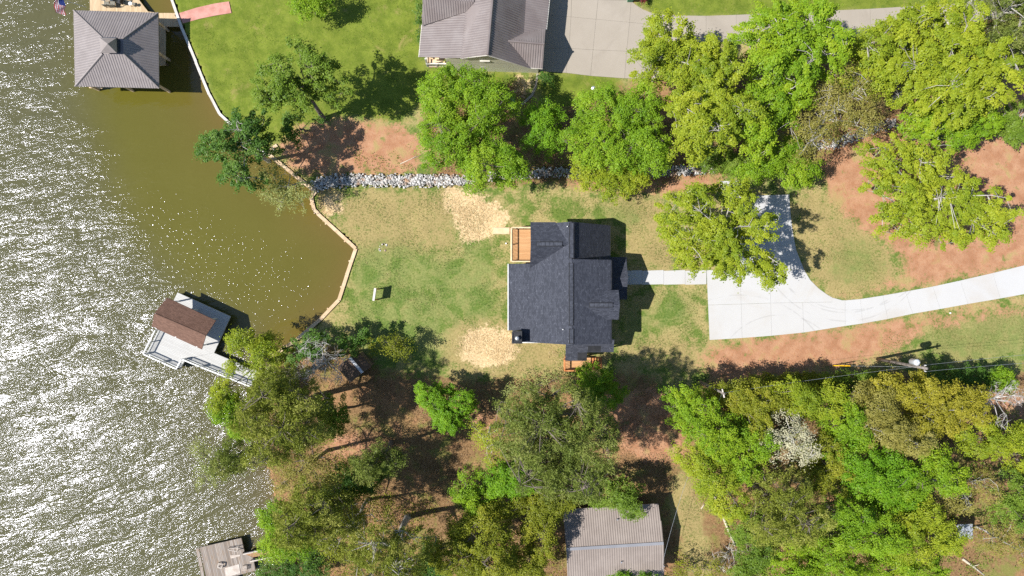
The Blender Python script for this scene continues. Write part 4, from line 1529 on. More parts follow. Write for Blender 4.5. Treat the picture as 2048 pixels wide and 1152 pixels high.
def wire(label, a, b, sag, r=0.010):
    a, b = Vector(a), Vector(b)
    pts = []
    for i in range(15):
        s = i / 14
        q = a.lerp(b, s)
        q.z -= sag * 4 * s * (1 - s)
        pts.append(q)
    mb = MB()
    mb.tube(pts, [r] * 15, 5)
    tag(mb.build('power_line', M_steel), label, 'wire', 'overhead power lines')


wire('power line running right from the transformer pole to the frame edge', POLE + Vector((0, -0.28, 8.45)), Vector((62, -6.0, 8.6)), 0.7)
wire('lower cable running right from the transformer pole', POLE + Vector((0.1, 0.1, 7.2)), Vector((62, -5.2, 7.4)), 0.8)
wire('cable running left between the two utility poles', POLE + Vector((-0.1, 0, 7.0)), b2 + Vector((0, 0, 8.3)), 0.5, 0.01)
wire('service drop reaching the cabin roof from the bare pole', b2 + Vector((0, 0, 8.2)), W(1327, 1126, 3.3) + Vector((-0.1, 0, 0)), 1.4, 0.012)

# lamp post by the neighbour's drive
b = W(1179, 195)
t = thing('lamp_post', 'slim black lamp post on the grass beside the neighbouring driveway', 'lamp post', b)
mb = MB()
mb.tube([(b.x, b.y, 0), (b.x, b.y, 0.25), (b.x, b.y, 0.26), (b.x, b.y, 3.0)], [0.12, 0.1, 0.05, 0.04], 10)
mb.build('post', M_blackmetal, t)
mb = MB()
mb.tube([(b.x, b.y, 3.0), (b.x, b.y, 3.08), (b.x, b.y, 3.36), (b.x, b.y, 3.42), (b.x, b.y, 3.5)], [0.05, 0.13, 0.17, 0.2, 0.03], 8)
mb.build('lantern', M_steel, t)

# fallen logs
M_log = speckle('bleached_fallen_log', (0.42, 0.36, 0.27), (0.55, 0.48, 0.37), 3, 0.9, 0.2, (0.3, 0.24, 0.16))


def log(label, pts, r):
    q = [W(x, y, r * 0.8) for x, y in pts]
    n = len(q)
    t = thing('fallen_log', label, 'log', q[0] * 1.0)
    mb = MB()
    mb.tube(q, [r * (1 - 0.45 * i / (n - 1)) for i in range(n)], 8)
    mb.build('log_stem', M_log, t, True)
    mb = MB()
    m_ = q[n // 2]
    mb.tube([m_, m_ + Vector((0.35, 0.15, 0.2)), m_ + Vector((0.6, 0.3, 0.22))], [r * 0.4, r * 0.3, r * 0.15], 6)
    mb.build('branch_stub', M_log, t, True)


log('long bleached log lying on the ground right of the cabin', [(1427, 986), (1436, 1008), (1447, 1036), (1458, 1064), (1470, 1092)], 0.17)
log('short bleached stick lying left of the long log', [(1402, 1018), (1406, 1012), (1408, 1008)], 0.07)
log('thin fallen branch lying on the clay above the rock drain', [(800, 328), (822, 318), (842, 310)], 0.05)
log('dead trunk lying at the lower right corner of the woods', [(1925, 1118), (1945, 1132), (1968, 1150)], 0.14)

# bins at the top edge
M_green, nt, out = new_mat('green_bin_plastic')
NG(nt).princ(out, (0.015, 0.20, 0.10), 0.45, 0.4)


def bin_thing(px_, py_, label, mat):
    p = W(px_, py_)
    t = thing('wheelie_bin', label, 'bin', p)
    mb = MB()
    mb.hexa([p + Vector((x, y, 0.05)) for x, y in ((-.24, -.26), (.24, -.26), (.24, .26), (-.24, .26))],
            [p + Vector((x, y, 0.98)) for x, y in ((-.3, -.34), (.3, -.34), (.3, .34), (-.3, .34))])
    mb.build('body', mat, t)
    mb = MB()
    mb.hexa([p + Vector((x, y, 0.985)) for x, y in ((-.32, -.37), (.32, -.37), (.32, .36), (-.32, .36))],
            [p + Vector((x, y, 1.07)) for x, y in ((-.26, -.3), (.26, -.3), (.28, .32), (-.28, .32))])
    mb.build('lid', mat, t)
    for s in (-1, 1):
        mb = MB()
        mb.tube([p + Vector((s * .2, .3, .12)), p + Vector((s * .27, .3, .12))], [0.12, 0.12], 10)
        mb.build('wheel', M_blackmetal, t)


bin_thing(1259, 0, 'green wheeled bin by the lawn at the top edge', M_green)
p = W(1022, 204)
t = thing('utility_cabinet', 'low green utility cabinet between the trees below the neighbouring house', 'cabinet', p)
mb = MB()
mb.box(p.x - .4, p.x + .4, p.y - .35, p.y + .35, 0, .7)
mb.build('body', M_green, t)
mb = MB()
mb.hexa([p + Vector((x, y, 0.702)) for x, y in ((-.44, -.39), (.44, -.39), (.44, .39), (-.44, .39))], [p + Vector((x, y, 0.8)) for x, y in ((-.4, -.3), (.4, -.3), (.4, .36), (-.4, .36))])
mb.build('lid', M_green, t)
for px_, py_, lab in ((1012, 487, 'tiny white pipe cap in the grass left of the wooden deck'), (1899, 626, 'small white marker beside the lower edge of the driveway')):
    p = W(px_, py_)
    mb = MB()
    mb.tube([(p.x, p.y, -0.05), (p.x, p.y, 0.14), (p.x, p.y, 0.15), (p.x, p.y, 0.19)], [0.06, 0.06, 0.085, 0.07], 12)
    tag(mb.build('pipe_cap', M_pvc), lab, 'pipe cap')

# riprap, loose rocks: one mass
M_rock = None
m, nt, out = new_mat('pale_riprap_stone')
g = NG(nt)
P = g.pos()
av = g.n('Attribute', attribute_name='var')
rc = g.mix(av.outputs['Fac'], (0.20, 0.19, 0.175), (0.60, 0.575, 0.54))
rc = g.mix(g.sstep(g.noise(P, 1.2, 4), 0.50, 0.72), rc, (0.36, 0.22, 0.13))
g.princ(out, rc, 0.85, 0.25, 0, g.bump(g.noise(P, 14, 4), 0.4, 0.03))
M_rock = m


def icos():
    t = (1 + 5 ** 0.5) / 2
    v = np.array([(-1, t, 0), (1, t, 0), (-1, -t, 0), (1, -t, 0), (0, -1, t), (0, 1, t), (0, -1, -t), (0, 1, -t), (t, 0, -1), (t, 0, 1), (-t, 0, -1), (-t, 0, 1)], float)
    f = np.array([(0, 11, 5), (0, 5, 1), (0, 1, 7), (0, 7, 10), (0, 10, 11), (1, 5, 9), (5, 11, 4), (11, 10, 2), (10, 7, 6), (7, 1, 8), (3, 9, 4), (3, 4, 2), (3, 2, 6), (3, 6, 8), (3, 8, 9), (4, 9, 5), (2, 4, 11), (6, 2, 10), (8, 6, 7), (9, 8, 1)])
    return v / np.linalg.norm(v[0]), f


def rocks(name, label, line, halfw, per_m, smin, smax):
    iv, jf = icos()
    V_, F_, A_ = [], [], []
    q = [W(x, y) for x, y in line]
    k = 0
    for a, b in zip(q[:-1], q[1:]):
        d = b - a
        nrm_ = Vector((-d.y, d.x, 0)).normalized()
        for _ in range(int(d.length * per_m)):
            s, o = random.random(), random.uniform(-1, 1)
            p = a + d * s + nrm_ * o * halfw * (0.75 + 0.25 * math.sin(s * 23 + k))
            r = random.uniform(smin, smax) * (1.1 - 0.3 * abs(o))
            sc = np.array([random.uniform(.7, 1.3), random.uniform(.7, 1.2), random.uniform(.5, .85)]) * r
            an = random.uniform(0, 6.28)
            R = np.array([[math.cos(an), -math.sin(an), 0], [math.sin(an), math.cos(an), 0], [0, 0, 1]])
            tl = random.uniform(-.5, .5)
            R = R @ np.array([[1, 0, 0], [0, math.cos(tl), -math.sin(tl)], [0, math.sin(tl), math.cos(tl)]])
            vv_ = (iv * (1 + RNG.normal(0, 0.13, (12, 1)))) * sc @ R.T + np.array([p.x, p.y, -0.22 * (1 - abs(o)) + r * 0.25 + random.random() * 0.08])
            V_.append(vv_)
            F_.append(jf + 12 * k)
            A_.append(np.full(20, random.random()))
            k += 1
    me = fast_mesh(name, np.concatenate(V_), np.concatenate(F_), M_rock, np.concatenate(A_))
    o = link(name, me, kind='stuff')
    o['label'] = label
    o['category'] = 'rocks'


rocks('riprap_rocks', 'pale broken rocks lining the drain that runs to the cove', [(622, 374), (660, 361), (760, 361), (908, 362)], 0.78, 105, 0.055, 0.17)
rocks('riprap_rocks', 'pale rocks of the drain showing between the tree crowns', [(908, 362), (1000, 352), (1090, 345), (1300, 345), (1430, 338)], 0.62, 70, 0.055, 0.16)
rocks('riprap_rocks', 'scattered pale rocks under the ochre tree at upper right', [(1600, 300), (1680, 285), (1740, 258), (1795, 244)], 0.62, 60, 0.055, 0.16)
rocks('ash_pile_stones', 'few grey stones of an old fire spot in the lawn', [(758, 494), (766, 500), (772, 488)], 0.35, 22, 0.06, 0.14)
# ------------------------------------------------------------------ trees
def leaf_mat(name, c1, c2, c3, trans=0.35):
    m, nt, out = new_mat(name)
    g = NG(nt)
    av = g.n('Attribute', attribute_name='var')
    f = av.outputs['Fac']
    c = g.mix(g.sstep(f, 0.0, 0.55), c1, c2)
    c = g.mix(g.sstep(f, 0.5, 1.0), c, c3)
    df = g.n('BsdfDiffuse')
    g.l(c, df.inputs[0])
    tr = g.n('BsdfTranslucent')
    g.l(g.mix(0.5, c, (0.30, 0.36, 0.01)), tr.inputs[0])
    mx = g.n('MixShader')
    mx.inputs[0].default_value = trans
    g.l(df.outputs[0], mx.inputs[1])
    g.l(tr.outputs[0], mx.inputs[2])
    gl = g.n('BsdfGlossy')
    gl.inputs['Roughness'].default_value = 0.45
    gl.inputs[0].default_value = (0.7, 0.7, 0.7, 1)
    m2 = g.n('MixShader')
    m2.inputs[0].default_value = 0.012
    g.l(mx.outputs[0], m2.inputs[1])
    g.l(gl.outputs[0], m2.inputs[2])
    g.l(m2.outputs[0], out.inputs[0])
    return m


LM = {
    'oak': leaf_mat('yellow_green_oak_leaf', (0.165, 0.24, 0.018), (0.275, 0.335, 0.022), (0.385, 0.415, 0.03)),
    'oak2': leaf_mat('fresh_green_oak_leaf', (0.1275, 0.2465, 0.0136), (0.2125, 0.34, 0.017), (0.323, 0.4165, 0.0238)),
    'fresh': leaf_mat('bright_green_leaf', (0.125, 0.245, 0.0136), (0.20, 0.335, 0.017), (0.30, 0.415, 0.0255)),
    'vivid': leaf_mat('vivid_green_leaf', (0.095, 0.225, 0.012), (0.155, 0.31, 0.015), (0.235, 0.385, 0.02)),
    'mid': leaf_mat('mid_green_leaf', (0.095, 0.165, 0.020), (0.155, 0.245, 0.025), (0.24, 0.32, 0.05)),
    'deep': leaf_mat('deep_green_leaf', (0.051, 0.119, 0.0204), (0.085, 0.1785, 0.0255), (0.1615, 0.255, 0.051)),
    'sage': leaf_mat('pale_sage_leaf', (0.18, 0.225, 0.06), (0.27, 0.3, 0.09), (0.375, 0.39, 0.135)),
    'ochre': leaf_mat('ochre_spring_leaf', (0.19, 0.175, 0.035), (0.28, 0.25, 0.055), (0.39, 0.34, 0.10)),
    'gold': leaf_mat('golden_spring_leaf', (0.215, 0.20, 0.02), (0.32, 0.29, 0.028), (0.43, 0.375, 0.045)),
    'olive': leaf_mat('olive_leaf', (0.1445, 0.17, 0.017), (0.221, 0.2465, 0.0204), (0.323, 0.3145, 0.0306)),
    'needle': leaf_mat('dark_pine_needle', (0.11, 0.15, 0.03), (0.17, 0.215, 0.04), (0.30, 0.31, 0.09), 0.2),
    'needle2': leaf_mat('olive_pine_needle', (0.145, 0.175, 0.026), (0.225, 0.255, 0.034), (0.36, 0.355, 0.085), 0.2),
    'cream': leaf_mat('cream_blossom', (0.414, 0.391, 0.253), (0.529, 0.4945, 0.322), (0.6325, 0.598, 0.414)),
    'red': leaf_mat('dark_red_leaf', (0.1, 0.01, 0.015), (0.16, 0.02, 0.025), (0.2, 0.03, 0.04)),
}
M_bark = speckle('grey_bark', (0.13, 0.105, 0.085), (0.21, 0.175, 0.145), 3)
M_barkpale = speckle('pale_lichen_bark', (0.33, 0.30, 0.26), (0.46, 0.43, 0.38), 3)
M_barkdead = speckle('silver_dead_wood', (0.36, 0.33, 0.30), (0.48, 0.45, 0.42), 3)


def unit(a):
    return a / np.maximum(np.linalg.norm(a, axis=1, keepdims=True), 1e-6)


def leaf_quads(c, n, ln, wd):
    """c, n: Nx3; ln, wd: N; pointed leaf quads"""
    r = RNG.normal(size=c.shape)
    t = unit(np.cross(n, r))
    b = np.cross(n, t)
    fold = n * (ln * 0.12)[:, None]
    v = np.empty((len(c), 4, 3))
    v[:, 0] = c - t * (ln / 2)[:, None]
    v[:, 1] = c + b * (wd / 2)[:, None] + fold
    v[:, 2] = c + t * (ln / 2)[:, None]
    v[:, 3] = c - b * (wd / 2)[:, None] + fold
    q = np.arange(len(c) * 4).reshape(-1, 4)
    return v.reshape(-1, 3), q


KINDS = {
    # spacing between clumps, clump radius, leaves per clump, leaf length, width, gap share, flatness, up-bias
    'oak': dict(sp=0.66, rc=0.50, k=150, ln=0.165, wd=0.12, gap=0.32, flat=0.6, up=0.5),
    'open': dict(sp=0.70, rc=0.45, k=115, ln=0.165, wd=0.12, gap=0.42, flat=0.6, up=0.45),
    'fine': dict(sp=0.54, rc=0.50, k=120, ln=0.135, wd=0.095, gap=0.26, flat=0.7, up=0.4),
    'sparse': dict(sp=0.66, rc=0.55, k=52, ln=0.13, wd=0.09, gap=0.22, flat=0.8, up=0.3),
    'pine': dict(sp=0.50, rc=0.42, k=92, ln=0.24, wd=0.055, gap=0.14, flat=0.75, up=0.25),
    'bush': dict(sp=0.42, rc=0.36, k=85, ln=0.125, wd=0.09, gap=0.12, flat=0.7, up=0.45),
}
N_LEAVES = 0


def hash_noise(p, f, seed):
    a = p * f + seed
    return (np.sin(a[:, 0] * 1.7 + a[:, 1] * 0.9 + 1.3) + np.sin(a[:, 1] * 2.1 - a[:, 2] * 1.3 + 0.4) + np.sin(a[:, 0] * 1.1 - a[:, 1] * 1.6 + a[:, 2] * 1.9)) / 3


def crown_points(lobes, H, kd, seed):
    """clump centres over the domes of the given lobes"""
    pts, rads = [], []
    for lb in lobes:
        cx, cy, rx, ry = lb[:4]
        top = H * (lb[4] if len(lb) > 4 else 1.0)
        zc = top * 0.66
        rz = top - zc
        k = (CAM_H - zc) / CAM_H / PPM
        ax, ay = rx * k, ry * k
        c = W(cx, cy, zc)
        n = int(math.pi * ax * ay * 1.55 / kd['sp'] ** 2)
        m = n * 3
        th = RNG.uniform(0, 2 * math.pi, m)
        rr = np.sqrt(RNG.uniform(0, 1, m))
        wob = 1 + 0.13 * np.sin(th * 3 + seed) + 0.10 * np.sin(th * 5 + seed * 2.3) + 0.07 * np.sin(th * 9 + seed * 4.1)
        x = c.x + ax * rr * wob * np.cos(th)
        y = c.y + ay * rr * wob * np.sin(th)
        dome = np.sqrt(np.clip(1 - rr ** 2 * 0.92, 0, 1))
        depth = RNG.uniform(0, 1, m) ** 2.2
        z = zc + rz * dome * (1 - 1.15 * depth) + rz * 0.16 * np.sin(x * 1.3 + seed) * np.sin(y * 1.5 + seed * 1.7)
        z -= (rr > 0.8) * RNG.uniform(0, 0.4, m) * rz
        P = np.stack([x, y, z], 1)
        keep = hash_noise(P, 1.05, seed) > (-0.75 + 1.0 * kd['gap'] * 1.5)
        P = P[keep]
        sel = []
        # thin out with a hash grid
        cell = kd['sp']
        seen = {}
        for i, p in enumerate(P):
            key = (int(math.floor(p[0] / cell)), int(math.floor(p[1] / cell)), int(math.floor(p[2] / cell)))
            ok = True
            for dx in (-1, 0, 1):
                for dy in (-1, 0, 1):
                    for dz in (-1, 0, 1):
                        for q in seen.get((key[0] + dx, key[1] + dy, key[2] + dz), ()):
                            if (q[0] - p[0]) ** 2 + (q[1] - p[1]) ** 2 + (q[2] - p[2]) ** 2 < (cell * 0.78) ** 2:
                                ok = False
                                break
                        if not ok:
                            break
                    if not ok:
                        break
                if not ok:
                    break
            if ok:
                seen.setdefault(key, []).append(p)
                sel.append(i)
            if len(sel) >= n:
                break
        pts.append(P[sel])
    return np.concatenate(pts)


def wood_mesh(base, H, targets, twigs, r0, sides=6):
    """trunk, limbs and branchlets as one tapered, joined surface"""
    mb = MB()
    base = Vector(base)
    cen = Vector(np.mean(targets, 0)) if len(targets) else base + Vector((0, 0, H))
    fork = base.lerp(Vector((cen.x, cen.y, 0)), 0.35)
    fork.z = H * 0.40
    mid = base.lerp(fork, 0.5) + Vector((random.uniform(-.15, .15), random.uniform(-.15, .15), 0))
    mb.tube([base + Vector((0, 0, -0.15)), base + Vector((0, 0, 0.3)), mid, fork], [r0 * 1.35, r0 * 1.05, r0 * 0.9, r0 * 0.75], sides)
    topz = max(t[2] for t in targets) if len(targets) else H
    lead = Vector((cen.x, cen.y, topz * 0.86))
    axis = [fork, fork.lerp(lead, 0.5) + Vector((random.uniform(-.3, .3), random.uniform(-.3, .3), 0)), lead]
    mb.tube(axis, [r0 * 0.75, r0 * 0.45, r0 * 0.12], sides)
    limbs = []
    for t in targets:
        t = Vector(t)
        s = random.uniform(0.0, 0.75)
        a = axis[0].lerp(axis[1], s * 2) if s < 0.5 else axis[1].lerp(axis[2], s * 2 - 1)
        if a.z > t.z - 0.2:
            a = axis[0]
        m1 = a.lerp(t, 0.4) + Vector((random.uniform(-.4, .4), random.uniform(-.4, .4), random.uniform(0.0, 0.5)))
        m2 = a.lerp(t, 0.75) + Vector((random.uniform(-.3, .3), random.uniform(-.3, .3), random.uniform(-0.1, 0.3)))
        ra = r0 * 0.42
        mb.tube([a, m1, m2, t], [ra, ra * 0.7, ra * 0.45, ra * 0.18], 5, False)
        limbs.append([a, m1, m2, t])
    if limbs:
        nodes = np.array([list(l[i].lerp(l[i + 1], f)) for l in limbs for i in (0, 1, 2) for f in (0.4, 0.9)])
        for t in twigs:
            d = np.sum((nodes - t) ** 2, 1) + (nodes[:, 2] > t[2]) * 3
            a = Vector(nodes[int(np.argmin(d))])
            t = Vector(t)
            m1 = a.lerp(t, 0.5) + Vector((random.uniform(-.2, .2), random.uniform(-.2, .2), random.uniform(-0.05, 0.25)))
            rr = r0 * 0.13 + 0.008
            mb.tube([a, m1, t], [rr, rr * 0.7, rr * 0.3], 3, False)
    return mb


def spread_pick(P, k):
    idx = [int(RNG.integers(len(P)))]
    d = np.sum((P - P[idx[0]]) ** 2, 1)
    for _ in range(min(k, len(P)) - 1):
        j = int(np.argmax(d * RNG.uniform(0.5, 1, len(P))))
        idx.append(j)
        d = np.minimum(d, np.sum((P - P[j]) ** 2, 1))
    return P[idx]


TREE_SEED = 0


def tree(name, label, cat, lobes, H, kind, mat, base=None, bark=None, r0=None, group=None, dens=1.0, twig=0.55):
    global N_LEAVES, TREE_SEED
    TREE_SEED += 1
    seed = TREE_SEED * 1.37
    kd = dict(KINDS[kind])
    P = crown_points(lobes, H, kd, seed)
    if base is None:
        c = P.mean(0)
        b = Vector((c[0], c[1], 0.0))
    else:
        b = W(*base)
    t = thing(name, label, cat, b, group)
    n_l = int(min(14, max(5, len(P) ** 0.5 * 0.7)))
    big = spread_pick(P, n_l)
    tw = P[RNG.random(len(P)) < twig]
    mb = wood_mesh(b, H, big, tw, r0 or max(0.08, H * 0.021))
    mb.build('trunk', bark or M_bark, t, True)
    # leaves
    k = int(kd['k'] * dens)
    n = len(P)
    cc = np.repeat(P, k, 0)
    off = RNG.normal(size=(n * k, 3))
    off = unit(off) * (RNG.random((n * k, 1)) ** 0.33)
    off[:, 2] = np.where(RNG.random(n * k) < 0.8, np.abs(off[:, 2]), off[:, 2])
    csz = np.repeat(RNG.uniform(0.6, 1.25, n), k)[:, None]
    off = off * csz
    nrm = unit(off * 0.6 + np.array([-0.12, -0.03, kd['up'] + 0.35]) + RNG.normal(size=off.shape) * 0.33)
    # clumps stretch outwards along their branch; a few leaves stray
    cen = P.mean(0)
    rad = P - cen
    rad[:, 2] *= 0.3
    rad = unit(rad + RNG.normal(0, 0.6, rad.shape))
    st = np.repeat(rad, k, 0)
    along = np.sum(off * st, 1, keepdims=True)
    off = off * 0.86 + st * along * np.repeat(RNG.uniform(0.1, 1.0, n), k)[:, None]
    off *= np.where(RNG.random((n * k, 1)) < 0.14, 1.55, 1.0)
    pos = cc + off * np.array([1, 1, kd['flat']]) * kd['rc'] + np.array([0, 0, -0.12]) * along
    ln = kd['ln'] * RNG.uniform(0.7, 1.3, n * k)
    wd = kd['wd'] * RNG.uniform(0.7, 1.3, n * k)
    if kind == 'pine':
        nrm = unit(RNG.normal(size=off.shape) + np.array([0, 0, 0.35]))
    cv = np.repeat(np.clip(0.5 + 0.28 * hash_noise(P, 0.55, seed + 3) + RNG.normal(0, 0.13, n), 0, 1), k)
    var = np.clip(cv + RNG.normal(0, 0.14, n * k), 0, 1)
    v, q = leaf_quads(pos, nrm, ln, wd)
    N_LEAVES += len(q)
    link('crown', fast_mesh('crown', v, q, LM[mat], var), t)
    return t


def bare_tree(name, label, lobes, H, bark, base=None, r0=0.16, n=90):
    global TREE_SEED
    TREE_SEED += 1
    kd = dict(KINDS['sparse'])
    P = crown_points(lobes, H, kd, TREE_SEED * 1.37)
    c = P.mean(0)
    b = Vector((c[0], c[1], 0)) if base is None else W(*base)
    t = thing(name, label, 'tree', b)
    mb = wood_mesh(b, H, spread_pick(P, 9), P[RNG.random(len(P)) < 0.9][:n * 3], r0)
    mb.build('trunk', bark, t, True)
    # fine twigs
    tw = MB()
    for p in P[:n]:
        for _ in range(5):
            d = Vector(RNG.normal(size=3)).normalized() * random.uniform(0.35, 0.8)
            d.z = abs(d.z) * 0.6
            a = Vector(p)
            tw.tube([a, a + d * 0.55 + Vector((0, 0, 0.05)), a + d], [0.016, 0.012, 0.006], 3, False)
    tw.build('twigs', bark, t, kind='stuff')
    return t


